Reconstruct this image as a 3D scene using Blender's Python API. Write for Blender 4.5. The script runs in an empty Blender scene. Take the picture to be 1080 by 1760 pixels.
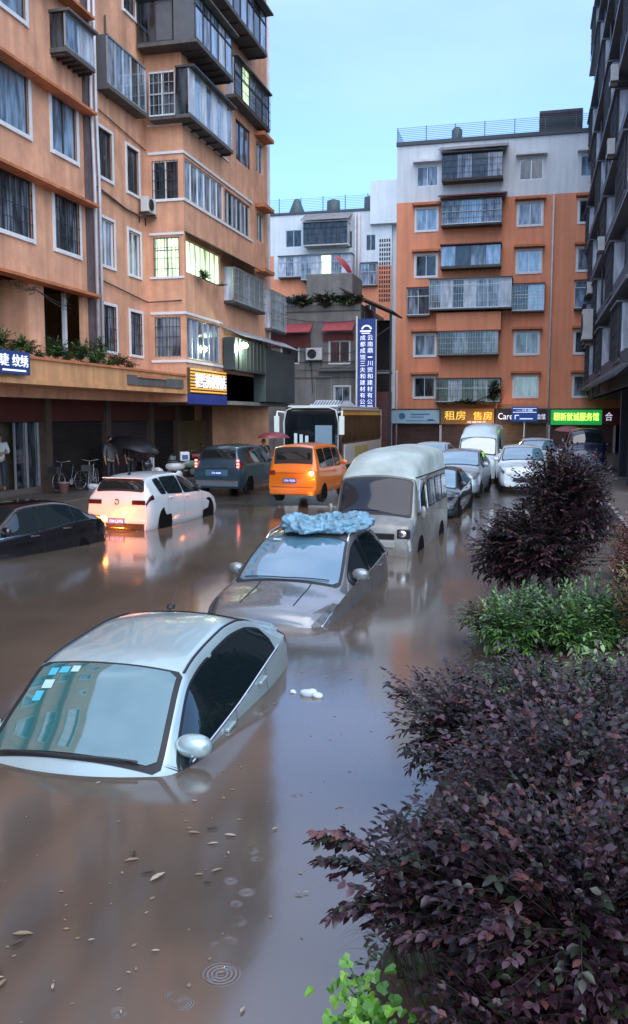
import bpy, bmesh, math, random
import numpy as np
from mathutils import Vector, Matrix, noise, Euler

# ------------------------------------------------------------------ camera, sky, sun, exposure
scene = bpy.context.scene
COL = scene.collection
cam = bpy.data.cameras.new('camera'); camo = bpy.data.objects.new('camera', cam); COL.objects.link(camo)
camo.location = (0, 0, 2.9)
camo.rotation_euler = (math.radians(90) - math.atan(165 / 1500), 0, math.radians(14.2))
cam.sensor_fit = 'HORIZONTAL'; cam.sensor_width = 36; cam.lens = 50.0
cam.clip_start = 0.05; cam.clip_end = 3000
scene.camera = camo
w = bpy.data.worlds.new('World'); scene.world = w; w.use_nodes = True
nt = w.node_tree; nt.nodes.clear()
sky = nt.nodes.new('ShaderNodeTexSky'); sky.sky_type = 'NISHITA'; sky.sun_disc = False
sky.sun_elevation = math.radians(42); sky.sun_rotation = math.radians(148)
sky.altitude = 200; sky.air_density = 1.0; sky.dust_density = 0.4; sky.ozone_density = 2.0
tint = nt.nodes.new('ShaderNodeMix'); tint.data_type = 'RGBA'; tint.blend_type = 'MULTIPLY'; tint.inputs[0].default_value = 1.0
tint.inputs[7].default_value = (0.56, 0.79, 1.04, 1)
bg = nt.nodes.new('ShaderNodeBackground'); bg.inputs['Strength'].default_value = 0.132
wo = nt.nodes.new('ShaderNodeOutputWorld')
wtc = nt.nodes.new('ShaderNodeTexCoord'); wsep = nt.nodes.new('ShaderNodeSeparateXYZ'); nt.links.new(wtc.outputs['Generated'], wsep.inputs[0])
wmp = nt.nodes.new('ShaderNodeMapping'); wmp.inputs['Scale'].default_value = (1.0, 1.0, 2.6); nt.links.new(wtc.outputs['Generated'], wmp.inputs[0])
wns = nt.nodes.new('ShaderNodeTexNoise'); wns.inputs['Scale'].default_value = 2.1; wns.inputs['Detail'].default_value = 5; wns.inputs['Roughness'].default_value = 0.5
nt.links.new(wmp.outputs[0], wns.inputs['Vector'])
wel = nt.nodes.new('ShaderNodeMapRange'); wel.inputs['From Min'].default_value = 0.20; wel.inputs['From Max'].default_value = 0.72; wel.inputs['To Min'].default_value = 0.06; wel.inputs['To Max'].default_value = 0.85
nt.links.new(wsep.outputs['Z'], wel.inputs['Value'])
wnr = nt.nodes.new('ShaderNodeMapRange'); wnr.inputs['From Min'].default_value = 0.35; wnr.inputs['From Max'].default_value = 0.68; wnr.inputs['To Min'].default_value = 0.55; wnr.inputs['To Max'].default_value = 1.15
nt.links.new(wns.outputs['Fac'], wnr.inputs['Value'])
wfm = nt.nodes.new('ShaderNodeMath'); wfm.operation = 'MULTIPLY'; wfm.use_clamp = True; nt.links.new(wel.outputs[0], wfm.inputs[0]); nt.links.new(wnr.outputs[0], wfm.inputs[1])
veil = nt.nodes.new('ShaderNodeMix'); veil.data_type = 'RGBA'; nt.links.new(wfm.outputs[0], veil.inputs[0]); veil.inputs[7].default_value = (4.2, 5.0, 6.9, 1)
nt.links.new(sky.outputs[0], tint.inputs[6]); nt.links.new(tint.outputs[2], veil.inputs[6]); nt.links.new(veil.outputs[2], bg.inputs[0]); nt.links.new(bg.outputs[0], wo.inputs[0])
sl = bpy.data.lights.new('sun', 'SUN'); so = bpy.data.objects.new('sun', sl); COL.objects.link(so)
sl.energy = 1.35; sl.angle = math.radians(80); sl.color = (1.0, 0.93, 0.86)
so.rotation_euler = (math.radians(90 - 42), 0, math.radians(32))
so.location = (0, -20, 40)
scene.view_settings.view_transform = 'Standard'; scene.view_settings.look = 'None'
scene.view_settings.exposure = 1.27; scene.view_settings.gamma = 1.0
scene.cycles.max_bounces = 6; scene.cycles.diffuse_bounces = 3; scene.cycles.glossy_bounces = 4

rnd = random.Random(7)
R = math.radians

# ------------------------------------------------------------------ materials
MC = {}
def mat(name, col, rough=0.6, metal=0.0, var=0.0, vscale=3.0, bump=0.0, bscale=40.0, spec=0.5, emit=None, es=0.0,
        coat=0.0, ior=1.5, streak=0.0, alpha=None, trans=0.0, col2=None, stretch=(1, 1, 1)):
    if name in MC: return MC[name]
    m = bpy.data.materials.new(name); m.use_nodes = True
    t = m.node_tree; b = t.nodes['Principled BSDF']
    b.inputs['Base Color'].default_value = (*col, 1); b.inputs['Roughness'].default_value = rough
    b.inputs['Metallic'].default_value = metal; b.inputs['Specular IOR Level'].default_value = spec
    b.inputs['IOR'].default_value = ior; b.inputs['Coat Weight'].default_value = coat; b.inputs['Coat Roughness'].default_value = 0.04
    b.inputs['Transmission Weight'].default_value = trans
    if emit: b.inputs['Emission Color'].default_value = (*emit, 1); b.inputs['Emission Strength'].default_value = es
    if var > 0 or bump > 0 or streak > 0 or col2:
        tc = t.nodes.new('ShaderNodeTexCoord')
        mp = t.nodes.new('ShaderNodeMapping'); mp.inputs['Scale'].default_value = stretch
        t.links.new(tc.outputs['Object'], mp.inputs[0]); vec = mp.outputs[0]
    if var > 0 or col2:
        n = t.nodes.new('ShaderNodeTexNoise'); n.inputs['Scale'].default_value = vscale; n.inputs['Detail'].default_value = 6
        n.inputs['Roughness'].default_value = 0.65
        t.links.new(vec, n.inputs['Vector'])
        r = t.nodes.new('ShaderNodeValToRGB'); r.color_ramp.elements[0].position = 0.3; r.color_ramp.elements[1].position = 0.72
        a = tuple(c * (1 - var) for c in col); c2 = col2 if col2 else tuple(min(1, c * (1 + var * 0.6)) for c in col)
        r.color_ramp.elements[0].color = (*a, 1); r.color_ramp.elements[1].color = (*c2, 1)
        t.links.new(n.outputs['Fac'], r.inputs[0]); outc = r.outputs[0]
        if streak > 0:
            mp2 = t.nodes.new('ShaderNodeMapping'); mp2.inputs['Scale'].default_value = (2.2, 2.2, 0.14)
            t.links.new(tc.outputs['Object'], mp2.inputs[0])
            n2 = t.nodes.new('ShaderNodeTexNoise'); n2.inputs['Scale'].default_value = 1.6; n2.inputs['Detail'].default_value = 5
            t.links.new(mp2.outputs[0], n2.inputs['Vector'])
            r2 = t.nodes.new('ShaderNodeValToRGB'); r2.color_ramp.elements[0].position = 0.42; r2.color_ramp.elements[1].position = 0.72
            r2.color_ramp.elements[0].color = (0, 0, 0, 1); r2.color_ramp.elements[1].color = (streak,) * 3 + (1,)
            t.links.new(n2.outputs['Fac'], r2.inputs[0])
            mx = t.nodes.new('ShaderNodeMix'); mx.data_type = 'RGBA'; mx.blend_type = 'MIX'
            t.links.new(r2.outputs[0], mx.inputs[0]); t.links.new(outc, mx.inputs[6])
            mx.inputs[7].default_value = tuple(c * 0.42 for c in col) + (1,)
            outc = mx.outputs[2]
        t.links.new(outc, b.inputs['Base Color'])
    if bump > 0:
        n3 = t.nodes.new('ShaderNodeTexNoise'); n3.inputs['Scale'].default_value = bscale; n3.inputs['Detail'].default_value = 4
        t.links.new(vec, n3.inputs['Vector'])
        bp = t.nodes.new('ShaderNodeBump'); bp.inputs['Strength'].default_value = bump; bp.inputs['Distance'].default_value = 0.02
        t.links.new(n3.outputs['Fac'], bp.inputs['Height']); t.links.new(bp.outputs[0], b.inputs['Normal'])
    MC[name] = m
    return m

def glassy(name, col, rough=0.05, ior=1.9, var=0.5, bands=0.0, emit=None, es=0.0):
    """window pane: dark reflective glass, with vertical curtain bands seen through it"""
    if name in MC: return MC[name]
    m = mat(name, col, rough, ior=ior, emit=emit, es=es)
    t = m.node_tree; b = t.nodes['Principled BSDF']
    tc = t.nodes.new('ShaderNodeTexCoord'); mp = t.nodes.new('ShaderNodeMapping'); mp.inputs['Scale'].default_value = (2.3, 2.3, 0.5)
    oi = t.nodes.new('ShaderNodeObjectInfo'); om = t.nodes.new('ShaderNodeMath'); om.operation = 'MULTIPLY'; om.inputs[1].default_value = 40
    t.links.new(oi.outputs['Random'], om.inputs[0]); oa = t.nodes.new('ShaderNodeVectorMath'); oa.operation = 'ADD'
    t.links.new(tc.outputs['Object'], oa.inputs[0]); t.links.new(om.outputs[0], oa.inputs[1]); t.links.new(oa.outputs[0], mp.inputs[0])
    n = t.nodes.new('ShaderNodeTexNoise'); n.inputs['Scale'].default_value = 2.0; n.inputs['Detail'].default_value = 3
    t.links.new(mp.outputs[0], n.inputs['Vector'])
    r = t.nodes.new('ShaderNodeValToRGB'); r.color_ramp.elements[0].position = 0.38; r.color_ramp.elements[1].position = 0.64
    r.color_ramp.elements[0].color = tuple(c * (1 - var) for c in col) + (1,)
    r.color_ramp.elements[1].color = tuple(min(1, c * (1 + var * 1.6)) for c in col) + (1,)
    t.links.new(n.outputs['Fac'], r.inputs[0]); t.links.new(r.outputs[0], b.inputs['Base Color'])
    if emit:
        r2 = t.nodes.new('ShaderNodeValToRGB'); r2.color_ramp.elements[0].position = 0.3; r2.color_ramp.elements[1].position = 0.6
        r2.color_ramp.elements[0].color = tuple(c * 0.25 for c in emit) + (1,); r2.color_ramp.elements[1].color = (*emit, 1)
        t.links.new(n.outputs['Fac'], r2.inputs[0]); t.links.new(r2.outputs[0], b.inputs['Emission Color'])
    n4 = t.nodes.new('ShaderNodeTexNoise'); n4.inputs['Scale'].default_value = 0.9
    t.links.new(tc.outputs['Object'], n4.inputs['Vector'])
    bp = t.nodes.new('ShaderNodeBump'); bp.inputs['Strength'].default_value = 0.132; bp.inputs['Distance'].default_value = 0.05
    t.links.new(n4.outputs['Fac'], bp.inputs['Height']); t.links.new(bp.outputs[0], b.inputs['Normal'])
    return m

ORANGE = mat('orange_stucco', (0.66, 0.335, 0.20), 0.75, var=0.28, vscale=1.1, bump=0.25, bscale=30, streak=0.45)
ORANGE2 = mat('far_orange_stucco', (0.72, 0.27, 0.14), 0.8, var=0.10, vscale=0.7, bump=0.15, bscale=20, streak=0.3)
GREYPL = mat('pale_grey_render', (0.64, 0.66, 0.67), 0.8, var=0.10, vscale=0.7, streak=0.3)
WHITEPL = mat('white_render', (0.62, 0.68, 0.70), 0.8, var=0.10, vscale=0.7, streak=0.25)
WFRAME = mat('white_window_surround', (0.66, 0.66, 0.66), 0.5, var=0.12, vscale=4)
ALU = mat('aluminium_frame', (0.45, 0.47, 0.48), 0.35, 0.6, var=0.15, vscale=5)
DKALU = mat('dark_metal_frame', (0.045, 0.045, 0.05), 0.45, 0.3, var=0.3, vscale=5)
RUST = mat('stained_dark_metal', (0.07, 0.06, 0.055), 0.7, 0.2, var=0.5, vscale=4)
CONC = mat('grey_concrete', (0.20, 0.19, 0.175), 0.85, var=0.3, vscale=1.2, bump=0.3, bscale=18, streak=0.5)
DCONC = mat('dark_concrete', (0.10, 0.095, 0.09), 0.85, var=0.35, vscale=1.5, streak=0.4)
G_SKY = glassy('pane_pale_blue', (0.17, 0.24, 0.32), 0.06, 2.1, 0.45)
G_DK = glassy('pane_dark', (0.022, 0.028, 0.034), 0.08, 1.6, 0.8)
G_MID = glassy('pane_grey_curtain', (0.12, 0.14, 0.17), 0.10, 1.7, 0.75)
G_WHT = glassy('pane_white_panel', (0.42, 0.46, 0.52), 0.25, 1.5, 0.25)
G_LIT = glassy('pane_lit_green', (0.4, 0.5, 0.35), 0.3, 1.5, 0.4, emit=(0.72, 1.0, 0.55), es=0.85)
G_CAR = mat('car_glass', (0.006, 0.012, 0.014), 0.025, ior=1.75, spec=0.6)
TRIM = mat('black_trim', (0.012, 0.012, 0.013), 0.4)
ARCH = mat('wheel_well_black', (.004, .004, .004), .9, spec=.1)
RUBBER = mat('tyre_rubber', (0.02, 0.02, 0.02), 0.75, bump=0.2, bscale=60)
CHROME = mat('chrome', (0.75, 0.76, 0.78), 0.12, 1.0)

# ------------------------------------------------------------------ mesh helpers
def fX(X0):  return lambda u, z, n: (X0 + n, u, z)       # facade facing +X, u runs along the street
def fR(X0):  return lambda u, z, n: (X0 - n, u, z)       # facade facing -X
def fY(Y0):  return lambda u, z, n: (u, Y0 - n, z)       # facade facing the camera, u = X
ID = lambda x, y, z: (x, y, z)

SPLIT = {'shop_board', 'end_pane', 'bracket', 'pipe', 'tail_light', 'pier', 'ledge', 'band', 'awning', 'red_panel', 'string_course', 'lit_tail_lamp', 'paper', 'arcade_pier', 'seam', 'trim', 'stripe', 'cable', 'sticker'}
class MB:
    def __init__(s): s.v = []; s.f = []; s.mi = []; s.cur = 0
    def m(s, i): s.cur = i; return s
    def add(s, vs, fs):
        o = len(s.v); s.v += [tuple(p) for p in vs]
        for f in fs: s.f.append(tuple(i + o for i in f)); s.mi.append(s.cur)
    def box(s, a0, a1, b0, b1, c0, c1, fr=ID):
        vs = [fr(a, b, c) for c in (c0, c1) for b in (b0, b1) for a in (a0, a1)]
        s.add(vs, [(0, 2, 3, 1), (4, 5, 7, 6), (0, 1, 5, 4), (2, 6, 7, 3), (0, 4, 6, 2), (1, 3, 7, 5)]); return s
    def quad(s, *p): s.add(p, [tuple(range(len(p)))]); return s
    def tube(s, pts, r, n=8, r2=None, cap=True):
        pts = [Vector(p) for p in pts]; k = len(pts); rings = []
        for i, p in enumerate(pts):
            d = (pts[min(i + 1, k - 1)] - pts[max(i - 1, 0)]).normalized()
            a = d.orthogonal().normalized() if i == 0 else (prev - d * prev.dot(d)).normalized()
            prev = a; b = d.cross(a)
            rr = r if r2 is None else r + (r2 - r) * i / (k - 1)
            rings.append([p + a * (rr * math.cos(t * 2 * math.pi / n)) + b * (rr * math.sin(t * 2 * math.pi / n)) for t in range(n)])
        vs = [q for rg in rings for q in rg]; fs = []
        for i in range(k - 1):
            for j in range(n): fs.append((i * n + j, i * n + (j + 1) % n, (i + 1) * n + (j + 1) % n, (i + 1) * n + j))
        if cap: fs.append(tuple(range(n))[::-1]); fs.append(tuple((k - 1) * n + j for j in range(n)))
        s.add(vs, fs); return s
    def lathe(s, prof, c=(0, 0, 0), n=20, axis='z'):
        vs = []; 
        for r, h in prof:
            for j in range(n):
                a = j * 2 * math.pi / n
                q = (r * math.cos(a), r * math.sin(a), h) if axis == 'z' else (h, r * math.cos(a), r * math.sin(a))
                vs.append((q[0] + c[0], q[1] + c[1], q[2] + c[2]))
        fs = []
        for i in range(len(prof) - 1):
            for j in range(n): fs.append((i * n + j, i * n + (j + 1) % n, (i + 1) * n + (j + 1) % n, (i + 1) * n + j))
        if prof[0][0] > 1e-4: fs.append(tuple(range(n))[::-1])
        if prof[-1][0] > 1e-4: fs.append(tuple((len(prof) - 1) * n + j for j in range(n)))
        s.add(vs, fs); return s
    def ell(s, c, r, n=14, k=8, M=None, pw=1.0):
        vs = []; c = Vector(c)
        for i in range(k + 1):
            t = math.pi * i / k
            for j in range(n):
                a = 2 * math.pi * j / n
                q = Vector((math.sin(t) * math.cos(a), math.sin(t) * math.sin(a), math.cos(t)))
                q = Vector([math.copysign(abs(e) ** pw, e) for e in q])
                q = Vector((q.x * r[0], q.y * r[1], q.z * r[2]))
                if M: q = M @ q
                vs.append(c + q)
        fs = []
        for i in range(k):
            for j in range(n): fs.append((i * n + j, (i + 1) * n + j, (i + 1) * n + (j + 1) % n, i * n + (j + 1) % n))
        s.add(vs, fs); return s
    def build(s, name, mats, parent=None, smooth=False, bevel=0.0, world=True, merge=True):
        if name in SPLIT:
            for q in s.split(): last = q._build(name, mats, parent, smooth, bevel, world, merge)
            return last
        return s._build(name, mats, parent, smooth, bevel, world, merge)
    def split(s):
        p = list(range(len(s.v)))
        def find(a):
            while p[a] != a: p[a] = p[p[a]]; a = p[a]
            return a
        for f in s.f:
            for q in f[1:]: p[find(q)] = find(f[0])
        g = {}
        for f, m_ in zip(s.f, s.mi): g.setdefault(find(f[0]), []).append((f, m_))
        out = []
        for fs in g.values():
            ids = sorted({i for f, _ in fs for i in f}); mp = {i: k for k, i in enumerate(ids)}
            q = MB(); q.v = [s.v[i] for i in ids]; q.f = [tuple(mp[i] for i in f) for f, _ in fs]; q.mi = [m_ for _, m_ in fs]; out.append(q)
        return out
    def _build(s, name, mats, parent=None, smooth=False, bevel=0.0, world=True, merge=True):
        me = bpy.data.meshes.new(name); me.from_pydata(s.v, [], s.f)
        if not isinstance(mats, (list, tuple)): mats = [mats]
        for q in mats: me.materials.append(q)
        me.polygons.foreach_set('material_index', s.mi)
        o = bpy.data.objects.new(name, me); COL.objects.link(o)
        if merge and len(s.v) < 60000:
            bm = bmesh.new(); bm.from_mesh(me)
            if smooth: bmesh.ops.remove_doubles(bm, verts=bm.verts, dist=1e-5)
            bmesh.ops.recalc_face_normals(bm, faces=bm.faces); bm.to_mesh(me); bm.free()
        if bevel > 0:
            bv = o.modifiers.new('bevel', 'BEVEL'); bv.width = bevel; bv.segments = 2; bv.limit_method = 'ANGLE'
        if smooth: me.polygons.foreach_set('use_smooth', [True] * len(me.polygons))
        if parent is not None:
            o.parent = parent
            if parent.type == 'EMPTY' and parent.name not in LOCAL: o.location = tuple(-c for c in parent.location)
        return o

def tag(o, label=None, cat=None, group=None, kind=None):
    if label: o['label'] = label
    if cat: o['category'] = cat
    if group: o['group'] = group
    if kind: o['kind'] = kind
    return o
LOCAL = set()
def thing(name, label, cat, loc=(0, 0, 0), rz=0, group=None, local=False):
    o = bpy.data.objects.new(name, None); COL.objects.link(o); o.location = loc; o.rotation_euler = (0, 0, rz)
    if local: LOCAL.add(o.name)
    return tag(o, label, cat, group)
def solo(mb, name, label, cat, m, loc=None, group=None, **k):
    """single-mesh thing: move the mesh's origin to its base"""
    if loc is None:
        a = np.array(mb.v); loc = ((a[:, 0].min() + a[:, 0].max()) / 2, (a[:, 1].min() + a[:, 1].max()) / 2, a[:, 2].min())
    mb.v = [(p[0] - loc[0], p[1] - loc[1], p[2] - loc[2]) for p in mb.v]
    o = mb.build(name, m, **k); o.location = loc
    return tag(o, label, cat, group)
def copy_tree(o, parent=None):
    c = o.copy(); COL.objects.link(c)
    if parent is not None: c.parent = parent
    for ch in list(o.children): copy_tree(ch, c)
    return c

def text_mb(mb, body, u0, u1, z0, z1, n, fr, depth=0.02, shear=0.0):
    cu = bpy.data.curves.new('t', 'FONT'); cu.body = body; cu.extrude = depth / 2; cu.resolution_u = 3
    cu.size = 1.0
    ob = bpy.data.objects.new('t', cu); COL.objects.link(ob)
    dg = bpy.context.evaluated_depsgraph_get(); me = bpy.data.meshes.new_from_object(ob.evaluated_get(dg))
    bpy.data.objects.remove(ob); bpy.data.curves.remove(cu)
    vs = [v.co.copy() for v in me.vertices]; fs = [tuple(p.vertices) for p in me.polygons]
    bpy.data.meshes.remove(me)
    if not vs: return
    x0 = min(v.x for v in vs); x1 = max(v.x for v in vs); y0 = min(v.y for v in vs); y1 = max(v.y for v in vs)
    out = []
    for v in vs:
        a = (v.x - x0) / max(x1 - x0, 1e-6); b = (v.y - y0) / max(y1 - y0, 1e-6)
        out.append(fr(u0 + (u1 - u0) * a, z0 + (z1 - z0) * b, n + v.z))
    mb.add(out, fs)

# ------------------------------------------------------------------ facade helpers
def wall(mb, fr, u0, u1, z0, z1, holes, depth=0.14):
    """a wall sheet with real openings and reveals"""
    us = sorted({u0, u1, *[h[0] for h in holes], *[h[1] for h in holes]}); zs = sorted({z0, z1, *[h[2] for h in holes], *[h[3] for h in holes]})
    us = [u for u in us if u0 <= u <= u1]; zs = [z for z in zs if z0 <= z <= z1]
    for i in range(len(us) - 1):
        for j in range(len(zs) - 1):
            cu = (us[i] + us[i + 1]) / 2; cz = (zs[j] + zs[j + 1]) / 2
            if any(h[0] < cu < h[1] and h[2] < cz < h[3] for h in holes): continue
            mb.quad(fr(us[i], zs[j], 0), fr(us[i + 1], zs[j], 0), fr(us[i + 1], zs[j + 1], 0), fr(us[i], zs[j + 1], 0))
    for a, b, c, d in holes:
        for (p, q), (r, s) in (((a, c), (b, c)), ((b, c), (b, d)), ((b, d), (a, d)), ((a, d), (a, c))):
            mb.quad(fr(p, q, 0), fr(r, s, 0), fr(r, s, -depth), fr(p, q, -depth))
def window(root, fr, u0, u1, z0, z1, holes=None, pane=None, surround=WFRAME, sash=ALU, cols=2, transom=0, grille=False, sw=0.11, curtain=None):
    if holes is not None: holes.append((u0, u1, z0, z1))
    b = MB()
    if surround:
        b.box(u0 - sw, u0, z0 - sw, z1 + sw, -0.02, 0.035, fr); b.box(u1, u1 + sw, z0 - sw, z1 + sw, -0.02, 0.035, fr)
        b.box(u0, u1, z1, z1 + sw, -0.02, 0.035, fr); b.box(u0, u1, z0 - sw, z0, -0.02, 0.06, fr)
    b.m(1); s = 0.04
    b.box(u0, u0 + s, z0, z1, -0.11, -0.05, fr); b.box(u1 - s, u1, z0, z1, -0.11, -0.05, fr)
    b.box(u0 + s, u1 - s, z0, z0 + s, -0.11, -0.05, fr); b.box(u0 + s, u1 - s, z1 - s, z1, -0.11, -0.05, fr)
    for i in range(1, cols):
        uc = u0 + (u1 - u0) * i / cols; b.box(uc - 0.025, uc + 0.025, z0 + s, z1 - s, -0.105, -0.045, fr)
    if transom: b.box(u0 + s, u1 - s, z0 + (z1 - z0) * transom - 0.02, z0 + (z1 - z0) * transom + 0.02, -0.102, -0.052, fr)
    w_ = b.build('window', [surround or sash, sash], root)
    MB().quad(fr(u0, z0, -0.085), fr(u1, z0, -0.085), fr(u1, z1, -0.085), fr(u0, z1, -0.085)).build('pane', pane or G_MID, w_)
    if grille:
        g = MB(); nb = max(3, int((u1 - u0) / 0.13))
        for i in range(nb + 1):
            uc = u0 + (u1 - u0) * i / nb; g.box(uc - 0.008, uc + 0.008, z0, z1, 0.0, 0.016, fr)
        for k in range(1, 4):
            zc = z0 + (z1 - z0) * k / 4; g.box(u0, u1, zc - 0.01, zc + 0.01, 0.017, 0.03, fr)
        g.build('grille', DKALU, w_)
    return w_
def balcony(root, fr, u0, u1, z0, z1, n1, cols=4, pane=G_WHT, frame=ALU, slab=DCONC, n0=0.0, transom=0.75, lowpanel=None, pane_list=None,
            roof=True, ends=True, bars=False, endpane=None, roofm=None, overhang=0.15):
    b = MB()
    b.box(u0 - 0.03, u1 + 0.03, z0 - 0.12, z0, n0 + 0.003, n1 + 0.03, fr)                         # slab
    if roof: b.m(2); b.box(u0 - 0.05, u1 + 0.05, z1, z1 + 0.07, n0 + 0.003, n1 + overhang, fr)
    b.m(1); t = 0.035
    for i in range(cols + 1):
        uc = u0 + (u1 - u0) * i / cols; lo = max(u0, uc - t / 2); hi = min(u1, uc + t / 2)
        b.box(lo, hi, z0, z1, n1 - 0.05, n1, fr)
    b.box(u0, u1, z0, z0 + 0.05, n1 - 0.04, n1 + 0.012, fr); b.box(u0, u1, z1 - 0.05, z1, n1 - 0.04, n1 + 0.012, fr)
    if transom:
        zt = z0 + (z1 - z0) * transom; b.box(u0, u1, zt - 0.02, zt + 0.02, n1 - 0.04, n1 + 0.008, fr)
    ow = b.build('balcony', [slab, frame, roofm or slab], root)
    for i in range(cols):
        a = u0 + (u1 - u0) * i / cols; c = u0 + (u1 - u0) * (i + 1) / cols
        pm = pane_list[i % len(pane_list)] if pane_list else pane
        MB().quad(fr(a, z0, n1 - 0.03), fr(c, z0, n1 - 0.03), fr(c, z1, n1 - 0.03), fr(a, z1, n1 - 0.03)).build('pane', pm, ow)
    if ends:
        e = MB()
        for ue in (u0 + 0.015, u1 - 0.015): e.quad(fr(ue, z0, n0), fr(ue, z0, n1 - 0.051), fr(ue, z1, n1 - 0.051), fr(ue, z1, n0))
        e.build('end_pane', endpane or pane, ow)
    if lowpanel:
        MB().box(u0 - 0.01, u1 + 0.01, z0 - 0.01, z0 + 0.45, n1 + 0.014, n1 + 0.04, fr).build('panel', lowpanel, ow)
    if bars:
        g = MB(); nb = max(4, int((u1 - u0) / 0.16))
        for i in range(nb + 1):
            uc = u0 + (u1 - u0) * i / nb; g.box(uc - 0.007, uc + 0.007, z0 - 0.05, z1, n1 + 0.05, n1 + 0.064, fr)
        for k in range(5):
            zc = z0 + (z1 - z0) * k / 4 - 0.02; g.box(u0, u1, zc - 0.008, zc + 0.008, n1 + 0.065, n1 + 0.08, fr)
        g.build('railing', RUST if bars == 1 else bars, ow)
    return ow
# ------------------------------------------------------------------ ground, water, pavements
def gz(X, Y):
    t = min(1, max(0, (Y - 7) / 21)); z = -0.95 + 0.97 * t
    if Y > 28: z = 0.02 + 0.38 * min(1, (Y - 28) / 32)
    if X < -5: z += 0.45 * min(1, (-5 - X) / 4) * (1 - t)
    return z
ASPH = mat('wet_asphalt', (0.045, 0.042, 0.04), 0.22, var=0.4, vscale=0.8, bump=0.3, bscale=60)
PAVE = mat('wet_paving', (0.13, 0.11, 0.095), 0.35, var=0.35, vscale=1.2, bump=0.25, bscale=25)
SOIL = mat('wet_soil', (0.07, 0.048, 0.032), 0.7, var=0.5, vscale=3, bump=0.9, bscale=12)
KERB = mat('kerb_concrete', (0.22, 0.20, 0.18), 0.6, var=0.3, vscale=2, bump=0.2, bscale=20)
g = MB(); xs = [-900, -200, -60, -30, -20, -15, -12.6, -9, -7, -5, -2.5, -1, 1, 3, 6, 20, 60, 300, 900]
ys = [-900, -200, -40, -10, 0, 3, 7, 10, 13, 16, 19, 22, 25, 28, 31, 34, 38, 44, 52, 60, 70, 120, 300, 900]
vs = [(x, y, gz(x, y)) for y in ys for x in xs]; n = len(xs)
g.add(vs, [(j * n + i, j * n + i + 1, (j + 1) * n + i + 1, (j + 1) * n + i) for j in range(len(ys) - 1) for i in range(n - 1)])
tag(g.build('road', ASPH), kind='structure')

# flood water
wm = bpy.data.materials.new('flood_water'); wm.use_nodes = True; t = wm.node_tree; b = t.nodes['Principled BSDF']
b.inputs['Roughness'].default_value = 0.105; b.inputs['IOR'].default_value = 1.76; b.inputs['Specular IOR Level'].default_value = 0.75
tc = t.nodes.new('ShaderNodeTexCoord')
n1 = t.nodes.new('ShaderNodeTexNoise'); n1.inputs['Scale'].default_value = 0.35; n1.inputs['Detail'].default_value = 4
t.links.new(tc.outputs['Object'], n1.inputs['Vector'])
cr = t.nodes.new('ShaderNodeValToRGB'); cr.color_ramp.elements[0].color = (0.074, 0.057, 0.043, 1); cr.color_ramp.elements[1].color = (0.125, 0.097, 0.073, 1)
cr.color_ramp.elements[0].position = 0.35; cr.color_ramp.elements[1].position = 0.7
t.links.new(n1.outputs['Fac'], cr.inputs[0]); t.links.new(cr.outputs[0], b.inputs['Base Color'])
def mnode(op, a, bb=None, c=None):
    m_ = t.nodes.new('ShaderNodeMath'); m_.operation = op
    for i, q in enumerate((a, bb, c)):
        if q is None: continue
        if isinstance(q, (int, float)): m_.inputs[i].default_value = q
        else: t.links.new(q, m_.inputs[i])
    return m_.outputs[0]
mp = t.nodes.new('ShaderNodeMapping'); mp.inputs['Scale'].default_value = (1.0, 0.55, 1); t.links.new(tc.outputs['Object'], mp.inputs[0])
n2 = t.nodes.new('ShaderNodeTexNoise'); n2.inputs['Scale'].default_value = 1.1; n2.inputs['Detail'].default_value = 2.5; n2.inputs['Distortion'].default_value = 0.4
t.links.new(mp.outputs[0], n2.inputs['Vector'])
n3 = t.nodes.new('ShaderNodeTexNoise'); n3.inputs['Scale'].default_value = 7.0; n3.inputs['Detail'].default_value = 2
t.links.new(mp.outputs[0], n3.inputs['Vector'])
h = mnode('ADD', mnode('MULTIPLY', n2.outputs['Fac'], 0.0035), mnode('MULTIPLY', n3.outputs['Fac'], 0.00035))
RIP = [(-1.52, 4.02, 0.07), (-1.78, 5.30, .045), (-1.64, 4.80, .035), (-1.6, 4.5, .05), (-1.70, 5.2, .03), (-1.78, 4.9, .035), (-1.66, 4.66, .03), (-1.58, 4.3, .04), (-1.62, 4.25, .03), (-1.7, 6.2, .035), (-1.68, 3.8, .04), (-1.62, 3.76, .045), (-1.9, 3.62, .035)]
for i, (x, y, rr) in enumerate(RIP):
    vm = t.nodes.new('ShaderNodeVectorMath'); vm.operation = 'DISTANCE'; t.links.new(tc.outputs['Object'], vm.inputs[0]); vm.inputs[1].default_value = (x, y, 0)
    d = vm.outputs['Value']
    fall = mnode('MAXIMUM', mnode('SUBTRACT', 1.0, mnode('ABSOLUTE', mnode('DIVIDE', mnode('SUBTRACT', d, rr * 0.8), rr * 0.75))), 0.0)
    wv = mnode('SINE', mnode('MULTIPLY', d, 2 * math.pi / (rr * 0.33)))
    brk = mnode('MAXIMUM', mnode('MULTIPLY', mnode('SUBTRACT', n3.outputs['Fac'], .38), 4.0), .12)
    h = mnode('ADD', h, mnode('MULTIPLY', mnode('MULTIPLY', mnode('MULTIPLY', wv, fall), brk), 0.0009 if i == 0 else 0.0006))
bp = t.nodes.new('ShaderNodeBump'); bp.inputs['Strength'].default_value = 1.0; bp.inputs['Distance'].default_value = 1.0
t.links.new(h, bp.inputs['Height']); t.links.new(bp.outputs[0], b.inputs['Normal'])
g = MB(); g.quad((-13.2, -12, 0), (0.8, -12, 0), (0.8, 29.0, 0), (-13.2, 29.0, 0))
tag(g.build('flood_water', wm), kind='structure')

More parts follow.
